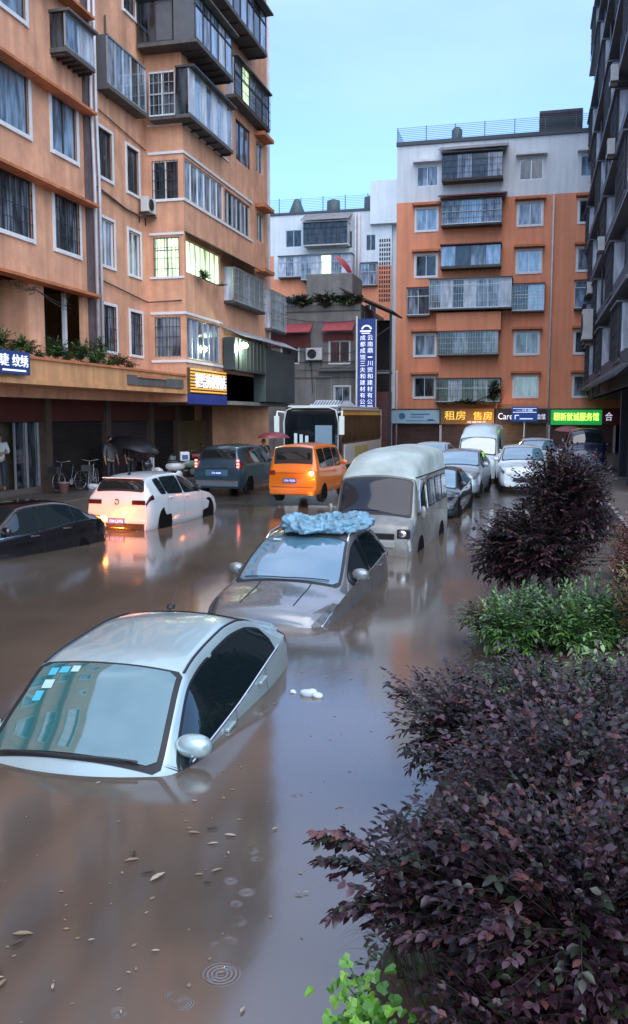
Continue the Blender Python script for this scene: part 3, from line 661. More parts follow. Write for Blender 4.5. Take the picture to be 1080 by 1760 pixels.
# blue road sign on a pole
t_ = thing('road_sign', 'blue rectangular direction sign on a thin pole in front of the black shop sign', 'road sign', (-.5, 57, .4))
f57 = fY(57.0)
b = MB(); b.box(-1.5, .1, 2.55, 3.5, 0, .05, f57); b.build('board', mat('road_sign_blue', (.02, .09, .38), .4), t_, bevel=.02)
b = MB(); b.box(-1.42, .02, 3.36, 3.39, .051, .06, f57); b.box(-1.42, .02, 3.12, 3.16, .051, .06, f57); b.box(-1.0, -.2, 2.7, 2.76, .051, .06, f57); b.box(-1.3, -1.25, 2.7, 2.95, .051, .06, f57); b.box(-1.3, -1.05, 2.92, 2.97, .051, .06, f57); text_mb(b, '一环路', -1.2, -.2, 3.18, 3.34, .06, f57, .01); b.build('marking', WHL, t_)
b = MB(); b.tube([(-.7, 56.97 + .08, .4), (-.7, 57.05, 2.6)], .05, 10); b.build('pole', ALU, t_, smooth=True)
# warm lit lamp over the ochre sign
L = thing('shop_lamp', 'warm orange spotlight glowing under the ochre shop sign', 'lamp', (-3.1, 59.2, 2.0))
b = MB(); b.ell((-3.1, 59.15, 2.15), (.16, .16, .13)); b.ell((-3.25, 59.15, 1.75), (.09, .09, .07)); b.build('bulb', mat('warm_glow', (1, .6, .3), .3, emit=(1.0, .50, .22), es=9), L, smooth=True)
b = MB(); b.box(-3.14, -3.06, 59.2, 60.0, 2.2, 2.26); b.build('bracket', DKALU, L)
pl = bpy.data.lights.new('shop_light', 'POINT'); pl.energy = 60; pl.color = (1, .6, .3); pl.shadow_soft_size = .15
po = bpy.data.objects.new('shop_light', pl); COL.objects.link(po); po.parent = L; po.location = (0, -.3, .1)

# ------------------------------------------------------------------ grey house at the corner
GH = thing('corner_house', 'grey three storey house with red window canopies and an overgrown roof terrace', 'house', (-11, 54, .4))
f5 = fY(50.0); hG = []
def gwin(u0, u1, z0, z1, pane, **k): return window(GH, f5, u0, u1, z0, z1, hG, pane, sw=.07, **k)
REDB = mat('brick_red_panel', (.16, .035, .03), .75, var=.35)
gwin(-14.6, -13.6, 6.0, 7.3, G_DK, cols=1); gwin(-11.7, -10.55, 5.95, 7.2, glassy('pane_red', (.06, .02, .02), .2), cols=2)
gwin(-11.4, -10.5, 3.75, 4.6, G_MID, cols=2); gwin(-12.6, -11.6, 3.8, 5.2, CONC, cols=1, surround=None)
b = MB(); b.box(-15.3, -12.9, 6.9, 7.65, .003, .08, f5); b.box(-12.1, -10.3, 7.22, 7.65, .003, .08, f5); b.build('red_panel', REDB, GH)
b = MB(); slope(b, f5, -15.3, -12.7, 8.25, 7.7, .004, .9); slope(b, f5, -12.0, -10.2, 8.3, 7.75, .004, .9); b.build('awning', mat('faded_red_awning', (.36, .06, .07), .7, var=.3), GH)
b = MB(); slope(b, f5, -12.3, -10.0, 5.7, 5.5, .004, .6); b.build('awning', DCONC, GH)
b = MB(); wall(b, f5, -17, -9.9, .3, 9.3, hG); b.quad((-9.9, 50, .3), (-9.9, 50, 9.3), (-9.9, 58, 9.3), (-9.9, 58, .3)); b.quad((-17, 50, 9.2), (-9.9, 50, 9.2), (-9.9, 58, 9.2), (-17, 58, 9.2))
b.quad((-17, 50, .3), (-17, 50, 9.3), (-17, 58, 9.3), (-17, 58, .3)); b.quad((-17, 58, .3), (-17, 58, 9.3), (-9.9, 58, 9.3), (-9.9, 58, .3)); b.build('wall', CONC, GH)
b = MB(); b.box(-13.5, -10.7, 9.2, 11.3, -4.5, -1.5, f5); b.build('stair_house', CONC, GH, bevel=.05)
b = MB()
for z in (6.0, 5.1, 8.9): b.box(-17, -9.95, z, z + .06, .003, .05, f5)
b.build('string_course', DCONC, GH)
b = MB()
for (x0, z0, x1, z1, sag) in ((-15.2, 7.0, -9.95, 6.6, .25), (-15.2, 5.75, -9.95, 6.0, .3), (-14.9, 8.7, -10.0, 8.35, .2), (-12.9, 7.9, -12.7, 4.2, 0)):
    b.tube([(x0 + (x1 - x0) * t, 49.9, z0 + (z1 - z0) * t - sag * 4 * t * (1 - t)) for t in [i / 8 for i in range(9)]], .018, 4)
b.build('cable', TRIM, GH)
# alley with dark steel stair between the two houses
AL = thing('alley_structure', 'dark lean-to roof and steel frame in the alley between grey house and orange building', 'structure', (-8.9, 54, .4))
b = MB(); b.box(-9.88, -8.75, .4, 8.7, 53.5, 53.7, lambda x, z, y: (x, y, z)); b.build('back_wall', mat('alley_dark', (.03, .022, .022), .9, var=.6, vscale=.8), AL)
b = MB(); b.add([(-11.2, 50.2, 10.3), (-8.1, 50.2, 8.9), (-8.1, 54, 8.9), (-11.2, 54, 10.3), (-11.2, 50.2, 10.2), (-8.1, 50.2, 8.8), (-8.1, 54, 8.8), (-11.2, 54, 10.2)], [(0, 1, 2, 3), (7, 6, 5, 4), (0, 4, 5, 1), (1, 5, 6, 2), (2, 6, 7, 3), (3, 7, 4, 0)]); b.build('roof_sheet', RUST, AL)
b = MB()
for x in (-9.8, -8.25): b.tube([(x, 50.6, .4), (x, 50.6, 8.9)], .07, 8)
b.tube([(-9.8, 50.6, 5.5), (-8.25, 50.6, 5.5)], .06, 8); b.tube([(-9.8, 50.6, 7), (-8.3, 50.6, 8)], .05, 8); b.build('frame', DKALU, AL)
b = MB(); b.box(-9.85, -8.2, 50.7, 50.9, .4, 4.3); b.build('red_gate', mat('dark_red_gate', (.08, .02, .018), .6, var=.4), AL)
b = MB(); b.box(-9.8, -8.25, 50.55, 51.4, 5.35, 5.45); b.build('slab', CONC, AL)
# vertical blue sign
t_ = thing('vertical_sign', 'tall narrow dark blue vertical sign with two columns of white characters and an arched emblem', 'sign', (-9.6, 49, 2.6))
f48 = fY(48.9)
b = MB(); b.box(-9.80, -8.80, 2.7, 8.3, 0, .12, f48); b.build('board', mat('navy_board', (.015, .045, .24), .45, var=.2), t_)
b = MB(); b.box(-9.90, -9.81, 2.7, 8.45, 0, .2, f48); b.box(-8.79, -8.75, 2.7, 8.25, 0, .14, f48); b.build('frame', WFRAME, t_)
b = MB()
for cx, s_ in ((-9.52, '成都成馆三夫和建材有公司'), (-9.10, '云南鼎一川贸和建材有公司')):
    for i, ch in enumerate(s_):
        z = 7.12 - i * .355
        if ch == '一': b.box(cx - .13, cx + .13, z + .1, z + .16, .121, .14, f48)
        else: text_mb(b, ch, cx - .15, cx + .15, z, z + .28, .13, f48, .02)
for i in range(13):
    a0 = math.pi * i / 13; a1 = math.pi * (i + 1) / 13
    b.quad(*[f48(-9.31 + r_ * math.cos(a), 7.72 + .8 * r_ * math.sin(a), .13) for r_, a in ((.3, a0), (.3, a1), (.2, a1), (.2, a0))])
b.box(-9.68, -9.06, 7.58, 7.66, .121, .135, f48); b.box(-9.6, -9.12, 7.48, 7.53, .121, .135, f48)
b.build('lettering', WHL, t_)

def ac_unit(label, P, fr, group=None, sz=(.8, .55, .3), z=None):
    c = fr(P[0], P[1], P[2]); t_ = thing('air_conditioner', label, 'air conditioner', c, group=group)
    u, z, n = P; w_, h_, d_ = sz
    b = MB(); b.box(u - w_ / 2, u + w_ / 2, z, z + h_, n, n + d_, fr); b.build('casing', mat('ac_white', (.5, .5, .48), .5, var=.2, vscale=3), t_, bevel=.02)
    b = MB()
    for rr in (.9, .6, .3):
        r_ = rr * h_ * .42; pts = [fr(u - w_ * .12 + r_ * math.cos(a), z + h_ / 2 + r_ * math.sin(a), n + d_ + .012) for a in [i * math.pi / 8 for i in range(17)]]; b.tube(pts, .012, 5)
    b.build('fan_grille', TRIM, t_)
    b = MB(); r_ = h_ * .38; b.add([fr(u - w_ * .12 + r_ * math.cos(i * math.pi / 8), z + h_ / 2 + r_ * math.sin(i * math.pi / 8), n + d_ + .004) for i in range(16)], [tuple(range(16))]); b.build('fan_opening', TRIM, t_)
    b = MB()
    for du in (-w_ * .35, w_ * .35): b.box(u + du - .02, u + du + .02, z - .05, z - .01, -.0 + .003, n + d_, fr); b.box(u + du - .02, u + du + .02, z - .35, z - .05, .003, .04, fr)
    b.build('bracket', DKALU, t_)
    return t_
ac_unit('white air conditioner on the grey corner house between its red window canopies', (-12.55, 6.12, .15), f5, sz=(.95, .7, .32))
ac_unit('air conditioner under the projecting cage by the downpipes of the left building', (28.9, 9.9, .12), fA, sz=(.7, .5, .28))

# ------------------------------------------------------------------ white and orange building behind
WB = thing('apartment_building', 'white building with an orange base and roof railing rising behind the grey corner house', 'apartment building', (-18, 80, .4))
f7 = fY(75.0); hW = []
for (a, c, z0, z1) in ((-21.5, -20.1, 17.5, 18.9), (-14.4, -13.6, 16.9, 18.2), (-21.5, -20.1, 12, 13.3), (-14.5, -13.5, 11, 12.4)):
    window(WB, f7, a, c, z0, z1, hW, G_DK, surround=None)
window(WB, f7, -16.2, -15.6, 17.2, 18.6, hW, G_DK, surround=None, cols=1)
balcony(WB, f7, -22.0, -20.0, 14.9, 16.6, .6, cols=3, pane_list=[G_WHT, G_MID], bars=ALU, transom=.7)
balcony(WB, f7, -19.8, -15.4, 14.5, 16.5, 1.2, cols=5, pane_list=[G_MID, G_WHT, G_LIT], bars=ALU, transom=.7)
balcony(WB, f7, -19.6, -15.8, 17.4, 19.2, 1.2, cols=4, pane_list=[G_DK], frame=RUST, bars=1, slab=GREYPL)
b = MB(); slope(b, f7, -19.8, -15.6, 20.1, 19.35, .004, 1.6); b.build('awning', GRYAW, WB)
balcony(WB, f7, -14.8, -13.4, 14.0, 15.8, .3, cols=2, pane_list=[G_SKY, G_MID], transom=.6)
b = MB(); wall(b, f7, -26, -12.2, .3, 14.4, [h for h in hW if h[3] < 14.4]); b.m(1); wall(b, f7, -26, -12.2, 14.4, 20.2, [h for h in hW if h[2] > 14.4])
b.quad((-26, 75, 20.2), (-12.2, 75, 20.2), (-12.2, 87, 20.2), (-26, 87, 20.2)); b.quad((-12.2, 75, .3), (-12.2, 75, 20.2), (-12.2, 87, 20.2), (-12.2, 87, .3)); b.quad((-26, 75, .3), (-26, 75, 20.2), (-26, 87, 20.2), (-26, 87, .3)); b.quad((-26, 87, .3), (-26, 87, 20.2), (-12.2, 87, 20.2), (-12.2, 87, .3))
b.box(-14.0, -6, 74.6, 86, 19.0, 22.5); b.box(-12.19, -6, 75.4, 86, .3, 18.99)
b.m(0); b.quad((-26, 74.99, 14.4), (-22.6, 74.99, 14.4), (-22.6, 74.99, 16.8), (-26, 74.99, 16.8)); b.quad((-13.4, 74.985, 14.4), (-12.2, 74.985, 14.4), (-12.2, 74.985, 15.6), (-13.4, 74.985, 15.6))
b.quad((-22.6, 74.99, 14.4), (-20, 74.99, 14.4), (-20, 74.99, 14.8), (-22.6, 74.99, 14.8))
b.build('wall', [ORANGE2, WHITEPL], WB)
b = MB(); b.box(-26, -12.3, 20.203, 20.4, -.2, .1, f7); b.build('parapet', mat('dark_coping', (.05, .06, .07), .6), WB)
b = MB()
for i in range(8): b.box(-26, -12.3, 20.5 + i * .14, 20.52 + i * .14, 0, .03, f7)
for i in range(8): u = -26 + i * 1.95; b.box(u, u + .06, 20.4, 21.6, .035, .09, f7)
b.build('roof_railing', mat('green_blue_rail', (.04, .11, .12), .5), WB)
b = MB()
for zz in range(14):
    for uu in range(5):
        u = -12.15 + .02; b.box(-13.25 + uu * .2, -13.13 + uu * .2, 12.6 + zz * .38, 12.85 + zz * .38, .004, .02, f7)
b.build('vent_block', mat('vent_dark', (.02, .02, .025), .8), WB)
b = MB(); b.tube([(-15.0, 74.8, 20), (-15.0, 74.8, 12)], .12, 8); b.tube([(-15.3, 74.8, 20), (-15.3, 74.8, 12)], .1, 8); b.build('pipe', PIPE, WB, smooth=True)
for i, (x, r_, h_, lb) in enumerate(((-20.9, .75, 1.4, 'cone shaped dark water tank left on the white building roof'), (-17.6, .6, 1.2, 'grey round water tank in the middle of the white building roof'), (-14.3, .6, 1.3, 'dark water tank at the right of the white building roof'))):
    b = MB(); b.lathe([(r_, 20.21), (r_, 20.6), (r_ * (.4 if i == 0 else .95), 20.3 + h_), (r_ * .3, 20.45 + h_), (0, 20.47 + h_)], (x, 76.5, 0), 16); solo(b, 'water_tank', lb, 'water tank', TANKM, smooth=True, group='rooftop water tanks')

# ------------------------------------------------------------------ dark building on the right
RB = thing('dark_building', 'tall dark building with jutting slabs and cages along the right edge', 'building', (8, 48, .5))
fr3 = fR(3.25); hR = []
DKW = mat('dark_blue_grey_wall', (.018, .019, .028), .75, var=.3, vscale=.8, streak=.4)
DKS = mat('slate_panel', (.03, .031, .042), .6, var=.25, vscale=1)
EDG = mat('pale_slab_edge', (.11, .115, .135), .6, var=.3, vscale=2)
for k in range(9):
    z = 4.6 + k * 2.9
    for j, u in enumerate((33.5, 38, 43, 48, 53, 58)):
        window(RB, fr3, u, u + 2.0, z + .9, z + 2.2, hR, G_DK, surround=None, cols=2, sash=DKALU)
        if (j + k) % 2 == 0 and u > 30:
            balcony(RB, fr3, u - .4, u + 2.5, z + .35, z + 2.3, .45, cols=4, pane_list=[G_DK, GRP], frame=DKALU, slab=EDG, transom=0, bars=DKALU)
    b = MB(); b.box(31, 62, z - .08, z + .06, .003, .5, fr3); b.m(1); b.box(31, 62, z + .061, z + .55, .32, .42, fr3)
    b.build('ledge', [EDG, DKS], RB)
b = MB(); wall(b, fr3, 30, 64, 3.9, 32, hR)
b.quad((3.25, 64, .3), (3.25, 64, 32), (16, 64, 32), (16, 64, .3)); b.quad((3.25, 30, .3), (3.25, 30, 32), (16, 30, 32), (16, 30, .3)); b.quad((3.25, 30, 32), (3.25, 64, 32), (16, 64, 32), (16, 30, 32)); b.quad((16, 30, .3), (16, 30, 32), (16, 64, 32), (16, 64, .3))
b.build('wall', DKW, RB)
b = MB(); 
for u in (30.1, 33, 36.5): b.box(u, u + .5, .45, 3.9, -.5, 0, fr3)
b.box(30, 62, .45, 3.9, -2.6, -2.5, fr3); b.build('arcade_pier', DKW, RB)
b = MB(); slope(b, fr3, 30, 46, 5.0, 4.3, .004, .8, .1)
b.box(30, 56, 3.9, 3.98, -2.5, 0.0, fr3); b.build('canopy', mat('black_canopy', (.012, .012, .016), .7), RB)
b = MB()
for u, x in ((41, .15), (47, .2), (52.2, .18)): b.tube([fr3(u, 32, x), fr3(u, 4, x)], .05, 8)
b.build('pipe', EDG, RB, smooth=True)
ac_unit('large air conditioner on the wall of the dark right building', (47.3, 6.75, .6), fr3, sz=(1.2, 1.5, .5))
for k, (u, z) in enumerate(((38, 13.2), (42, 10.2), (50, 9.4), (37.5, 15.8))):
    ac_unit(['small pale air conditioner on the dark right building, second highest', 'small pale air conditioner on the dark right building, third highest', 'small pale air conditioner on the dark right building, just above the large one', 'small pale air conditioner on the dark right building, highest up'][k], (u, z, .5), fr3, sz=(.8, .6, .3), group='small air conditioners on the dark building')
# ------------------------------------------------------------------ vehicles
def pch(pts):
    xs = np.array([p[0] for p in pts], float); ys = np.array([p[1] for p in pts], float)
    h = np.diff(xs); d = np.diff(ys) / h; m = np.zeros(len(xs)); m[0] = d[0]; m[-1] = d[-1]
    for i in range(1, len(xs) - 1):
        if d[i - 1] * d[i] > 0:
            w1 = 2 * h[i] + h[i - 1]; w2 = h[i] + 2 * h[i - 1]; m[i] = (w1 + w2) / (w1 / d[i - 1] + w2 / d[i])
    def f(x):
        x = min(max(x, xs[0]), xs[-1]); i = min(int(np.searchsorted(xs, x, 'right')) - 1, len(h) - 1)
        t = (x - xs[i]) / h[i]
        return float((2*t**3-3*t**2+1)*ys[i] + (t**3-2*t**2+t)*h[i]*m[i] + (-2*t**3+3*t**2)*ys[i+1] + (t**3-t**2)*h[i]*m[i+1])
    return f
NT = 8
class Car:
    def __init__(s, top, rail, drop, belt, hw, L, sill=.2, side=.9, bulge=.03):
        s.top, s.rail, s.drop, s.belt, s.hw = map(pch, (top, rail, drop, belt, hw)); s.L = L; s.sill = sill; s.side = side; s.bulge = bulge
    def sec(s, y):
        T, r, c, B, w_ = s.top(y), s.rail(y), s.drop(y), s.belt(y), s.hw(y); B = min(B, T - c - .01)
        P = [(r * k / NT, T - c * (k / NT) ** 2.2) for k in range(NT + 1)]
        rz = T - c
        for q in (.08, .2, .35, .5, .65, .8, .92, 1):
            P.append((r + (w_ - r) * q ** s.side, rz + (B - rz) * q))
        lo = s.sill; g = s.bulge
        for q, dx in ((.06, .006), (.16, .4 * g), (.35, g), (.6, g * .9), (.8, g * .2), (.93, -.02), (1, -.06)):
            P.append((w_ + dx, B + (lo - B) * q))
        P.append((0, lo))
        return P
    def sidept(s, y, z, off=0):
        T, r, c, B, w_ = s.top(y), s.rail(y), s.drop(y), s.belt(y), s.hw(y); B = min(B, T - c - .01); rz = T - c
        q = min(1, max(0, (rz - z) / (rz - B))); return (r + (w_ - r) * q ** s.side + off, y, z)
    def topz(s, x, y): return s.top(y) - s.drop(y) * (abs(x) / max(s.rail(y), 1e-3)) ** 2.2
    def surf(s, y, q):
        P = s.sec(y); i = min(int(q), len(P) - 2); t = q - i
        return Vector((P[i][0] * (1 - t) + P[i + 1][0] * t, y, P[i][1] * (1 - t) + P[i + 1][1] * t))
    def spt(s, y, q, off, sg=1):
        p = s.surf(y, q); a = s.surf(min(y + .02, s.L), q) - s.surf(max(y - .02, 0), q); b = s.surf(y, min(q + .2, 23)) - s.surf(y, max(q - .2, 0))
        n = a.cross(b)
        if n.length > 1e-9: n.normalize()
        if n.x < 0 and q > 6: n = -n
        if q <= 6 and n.z < 0: n = -n
        p = p + n * off; return (p.x * sg, p.y, p.z)
    def body(s, step=.045):
        b = MB(); n = int(s.L / step); ys = [s.L * (1 - math.cos(math.pi * i / n)) / 2 * .25 + s.L * i / n * .75 for i in range(n + 1)]
        rows = []
        for y in ys:
            P = s.sec(y); full = [(x, y, z) for x, z in P] + [(-x, y, z) for x, z in P[::-1][1:-1]]
            rows.append(full)
        k = len(rows[0]); vs = [p for r_ in rows for p in r_]; fs = []
        for i in range(len(rows) - 1):
            for j in range(k): fs.append((i * k + j, i * k + (j + 1) % k, (i + 1) * k + (j + 1) % k, (i + 1) * k + j))
        fs.append(tuple(range(k))); fs.append(tuple((len(rows) - 1) * k + j for j in range(k))[::-1])
        b.add(vs, fs); return b
    def patch(s, b, y0, y1, q0, q1, off=.006, sg=1, ny=10, nq=6, skew=0.0, taper=0.0):
        vs = []
        for i in range(ny + 1):
            for j in range(nq + 1):
                t = i / ny; u = j / nq; qa = q0 + (q1 - q0) * taper * t * .5; qb = q1 - (q1 - q0) * taper * t * .5
                vs.append(s.spt(y0 + (y1 - y0) * t + skew * u, qa + (qb - qa) * u, off, sg))
        b.add(vs, [(i * (nq + 1) + j, i * (nq + 1) + j + 1, (i + 1) * (nq + 1) + j + 1, (i + 1) * (nq + 1) + j) for i in range(ny) for j in range(nq)])
    def sidewin(s, b, ya, yb, off, sg, lo=.03, hi=.06, n=26, k=7, top=None, rnd_=.06):
        vs = []
        for i in range(n + 1):
            t = i / n; y = ya + (yb - ya) * t; e = min(t, 1 - t) * (yb - ya)
            rr = rnd_ * (1 - math.sqrt(max(0, 1 - (1 - min(e / rnd_, 1)) ** 2)))
            T = s.top(y) - s.drop(y); zl = s.belt(y) + lo + rr; zh = (T - hi if top is None else min(T - hi, top)) - rr; zh = max(zh, zl + .001)
            for j in range(k + 1): vs.append((lambda p: (p[0] * sg, p[1], p[2]))(s.sidept(y, zl + (zh - zl) * j / k, off)))
        b.add(vs, [(i * (k + 1) + j, i * (k + 1) + j + 1, (i + 1) * (k + 1) + j + 1, (i + 1) * (k + 1) + j) for i in range(n) for j in range(k)])
    def topwin(s, b, y0, y1, m0, off, n=16, k=18, rr=.07):
        sy = -1 if s.top(y1) > s.top(y0) else 1; vs = []
        for i in range(n + 1):
            t = i / n; y = y0 + (y1 - y0) * t; dist = min(t, 1 - t) * abs(y1 - y0) * 1.4
            cut = rr * (1 - math.sqrt(max(0, 1 - (1 - min(dist / rr, 1)) ** 2))); hw_ = s.rail(y) - m0 - cut
            sl = abs(s.top(min(y + .03, s.L)) - s.top(y - .03)) / .06; nn = math.sqrt(1 + sl * sl)
            for j in range(k + 1):
                x = hw_ * (2 * j / k - 1); vs.append((x, y + sy * off * sl / nn, s.topz(x, y) + off / nn))
        b.add(vs, [(i * (k + 1) + j, i * (k + 1) + j + 1, (i + 1) * (k + 1) + j + 1, (i + 1) * (k + 1) + j) for i in range(n) for j in range(k)])

def wheel(root, x, y, r=.32, wd=.2, dark=False):
    sg = 1 if x > 0 else -1
    b = MB(); b.lathe([(r * .62, -wd / 2), (r * .95, -wd / 2), (r, -wd * .35), (r, wd * .35), (r * .95, wd / 2), (r * .62, wd / 2)], (x, y, r), 28, 'x')
    w_ = b.build('wheel', RUBBER, root, smooth=False)
    b = MB(); f = x + sg * (wd / 2 + .004)
    b.lathe([(0, f - sg * .03), (r * .6, f - sg * .05), (r * .66, f)], (0, y, r), 24, 'x')
    for i in range(5):
        a = i * 2 * math.pi / 5
        c, s_ = math.cos(a), math.sin(a)
        b.add([(f + sg * .002, y + c * rr - s_ * ww, r + s_ * rr + c * ww) for rr, ww in ((.03, -.045), (r * .64, -.03), (r * .64, .03), (.03, .045))], [(0, 1, 2, 3)])
    b.build('rim', TRIM if dark else ALU, w_, smooth=False)
def mirror(root, x, y, z, m, sz=(.11, .07, .075)):
    sg = 1 if x > 0 else -1
    b = MB(); b.ell((x + sg * .11, y, z), sz, 16, 10, pw=.85); o = b.build('mirror', m, root, smooth=True)
    b = MB(); b.tube([(x - sg * .04, y - .02, z - .05), (x + sg * .06, y, z - .03)], .025, 6); b.build('stalk', TRIM, o)
def paint(name, col, metal=.5, rough=.28, coat=.8, dirt=.25):
    return mat(name, col, rough, metal, var=dirt, vscale=1.6, coat=coat)

def finish_car(root, C, P, spec):
    body = C.body().build('body', P, root, smooth=True)
    su = body.modifiers.new('s', 'EDGE_SPLIT'); su.split_angle = R(50)
    ws = spec['ws']; rw = spec.get('rw')
    b = MB(); C.topwin(b, ws[0], ws[1], .005, .004, rr=.05); wsb = b.build('windshield', TRIM, root, smooth=True)
    b = MB(); C.topwin(b, ws[0] + .05, ws[1] - .03, .05, .009); b.build('pane', spec.get('wglass', G_CAR), wsb, smooth=True)
    if rw:
        b = MB(); C.topwin(b, rw[0], rw[1], .02, .004, rr=.05); o = b.build('rear_window', TRIM, root, smooth=True)
        b = MB(); C.topwin(b, rw[0] + .04, rw[1] - .03, .06, .009); b.build('pane', G_CAR, o, smooth=True)
    for sg in (1, -1):
        for (a, c) in spec['wins']:
            b = MB(); C.sidewin(b, a - .025, c + .025, .003, sg, lo=spec.get('lo', .03) - .015, hi=spec.get('hi', .06) - .018, rnd_=.08); o = b.build('side_window', spec.get('seal', TRIM), root, smooth=True)
            b = MB(); C.sidewin(b, a, c, .008, sg, lo=spec.get('lo', .03), hi=spec.get('hi', .06)); b.build('pane', spec.get('sglass', G_CAR), o, smooth=True)
        for yd in spec.get('seams', ()):
            b = MB(); C.patch(b, yd, yd + .008, 15.5, 21, .003, sg, 1, 10); b.build('door_seam', TRIM, root)
        for yh in spec.get('handles', ()):
            p = C.spt(yh, 17.2, .02, sg); b = MB(); b.box(p[0] - .02, p[0] + .02, p[1] - .09, p[1] + .09, p[2] - .015, p[2] + .015); b.build('door_handle', spec.get('hmat', P), root, bevel=.008)
        if spec.get('chromeline'):
            b = MB(); a, c = spec['chromeline']; n = 24; pts = []
            for i in range(n + 1):
                y = a + (c - a) * i / n; p = C.sidept(y, C.belt(y) + .012, .012); pts.append((p[0] * sg, p[1], p[2]))
            b.tube(pts, .009, 5); b.build('belt_trim', CHROME, root)
    if spec.get('mir'): 
        my, mz = spec['mir']; mx = C.sidept(my, mz)[0]
        for sg in (1, -1): mirror(root, sg * (mx + .01), my, mz, spec.get('mmat', P), spec.get('msz', (.11, .07, .075)))
    for nm, y0, y1, q0, q1, m, kw in spec.get('lights', ()):
        for sg in (1, -1):
            b = MB(); C.patch(b, y0, y1, q0, q1, .007, sg, **kw); b.build(nm, m, root, smooth=True)
    for sg in (1, -1):
        for yw in spec.get('wheels', ()):
            r_ = spec.get('wr', .32); p = C.surf(yw, 18)
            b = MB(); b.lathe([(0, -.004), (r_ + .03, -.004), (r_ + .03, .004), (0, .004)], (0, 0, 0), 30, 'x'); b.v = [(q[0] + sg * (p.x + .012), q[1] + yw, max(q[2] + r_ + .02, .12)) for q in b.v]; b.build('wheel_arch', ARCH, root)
            wheel(root, sg * (p.x - .095), yw, r_, .2, spec.get('dkrim', False))
HEADL = mat('headlight_lens', (.10, .105, .11), .12, .1, ior=1.5, var=.5, vscale=12)
TAILR = mat('tail_lens', (.16, .006, .004), .12, ior=1.6, var=.4, vscale=14)
TAILD = mat('smoked_tail_lens', (.03, .006, .006), .12, ior=1.6)
AMBER = mat('amber_lit', (1, .35, .05), .3, emit=(1, .32, .06), es=9)
def plate(root, x, y, z, m, txt, w_=.44, h_=.14, face=1):
    b = MB(); b.box(x - w_ / 2, x + w_ / 2, min(y, y + face * .012), max(y, y + face * .012), z - h_ / 2, z + h_ / 2); o = b.build('number_plate', m, root)
    fr = (lambda u, zz, n: (-u, n, zz)) if face > 0 else (lambda u, zz, n: (u, -n, zz))
    b = MB(); text_mb(b, txt, -w_ * .42 + (x if face < 0 else -x), w_ * .42 + (x if face < 0 else -x), z - h_ * .3, z + h_ * .3, (y + face * .016) * face, fr, .004); b.build('lettering', WHL, o)
PLB = mat('plate_blue', (.01, .06, .30), .4)
def wiper(root, C, x0, y0, x1, y1):
    b = MB(); pts = [(x0 + (x1 - x0) * i / 8, y0 + (y1 - y0) * i / 8, C.topz(x0 + (x1 - x0) * i / 8, y0 + (y1 - y0) * i / 8) + .03) for i in range(9)]
    b.tube(pts, .009, 6); b.build('wiper', TRIM, root)

# --- silver sedan, nearest, submerged to its windows
t_ = thing('car', 'silver saloon submerged to its windows in the muddy water, nearest the viewer', 'car', (-3.70, 5.0, -1.15), local=True); t_.scale = (1.12, 1.12, 1.16); t_.rotation_euler = (R(4.2), 0, 0)
C1 = Car(top=[(0, .66), (.1, .76), (.5, .82), (1.0, .90), (1.2, .965), (1.6, 1.21), (1.98, 1.415), (2.3, 1.46), (2.9, 1.475), (3.35, 1.43), (3.7, 1.33), (4.1, 1.14), (4.3, 1.10), (4.5, 1.07), (4.6, .92)],
         rail=[(0, .60), (.5, .72), (1.1, .74), (1.98, .635), (2.6, .60), (3.4, .585), (4.1, .66), (4.6, .56)],
         drop=[(0, .05), (.5, .07), (1.1, .06), (2.0, .045), (3.4, .05), (4.2, .05), (4.6, .05)],
         belt=[(0, .5), (.4, .68), (1.1, .86), (2.5, .92), (3.6, 1.0), (4.2, 1.0), (4.6, .82)],
         hw=[(0, .66), (.15, .78), (.6, .85), (1.3, .875), (3.2, .88), (4.0, .84), (4.4, .76), (4.6, .66)], L=4.6, side=.92)
SILV = paint('silver_paint', (.40, .53, .54), .45, .30, .9, .08)
W_TEAL = mat('teal_windshield', (.02, .11, .11), .035, ior=2.4, spec=.7)
finish_car(t_, C1, SILV, dict(ws=(1.20, 1.99), rw=(3.5, 4.12), wins=[(1.30, 2.47), (2.50, 3.76)], hi=.075, lo=.02, seams=(1.2, 2.46, 3.3), handles=(2.25, 3.15),
           chromeline=(1.25, 3.85), mir=(1.5, 1.02), msz=(.14, .085, .085), wglass=W_TEAL,
           lights=[('headlight', .03, .5, 12, 17.5, HEADL, {}), ('tail_light', 4.2, 4.57, 11.5, 17.5, TAILR, {})], wheels=(.85, 3.5)))
for sg in (1, -1):
    b = MB(); C1.sidewin(b, 2.42, 2.56, .0095, sg, lo=.02, hi=.075, rnd_=.001); b.build('pillar', G_CAR, t_, smooth=True)
for (ra, rb) in ((1.99, 3.55),):
    for sg in (1, -1):
        b = MB(); b.tube([(sg * (C1.rail(y) - .012), y, C1.top(y) - C1.drop(y) + .006) for y in np.linspace(ra, rb, 14)], .012, 6); b.build('roof_gutter', TRIM, t_)
wiper(t_, C1, -.55, 1.22, .05, 1.2); wiper(t_, C1, .0, 1.2, .55, 1.24)
b = MB(); b.ell((-.1, 3.42, 1.47), (.04, .06, .03)); b.tube([(-.1, 3.42, 1.48), (-.06, 3.52, 1.68)], .005, 5); b.build('antenna', TRIM, t_)
b = MB()
def stick(b, x0, x1, y0, y1):
    o = .012
    b.quad(*[(x, y - o * .5, C1.topz(x, y) + o) for x, y in ((x0, y0), (x1, y0), (x1, y1), (x0, y1))])
stick(b, -.50, -.43, 1.83, 1.9); stick(b, -.41, -.33, 1.85, 1.91); stick(b, -.53, -.46, 1.62, 1.70)
b.build('sticker', mat('blue_sticker', (.05, .35, .5), .5), t_)
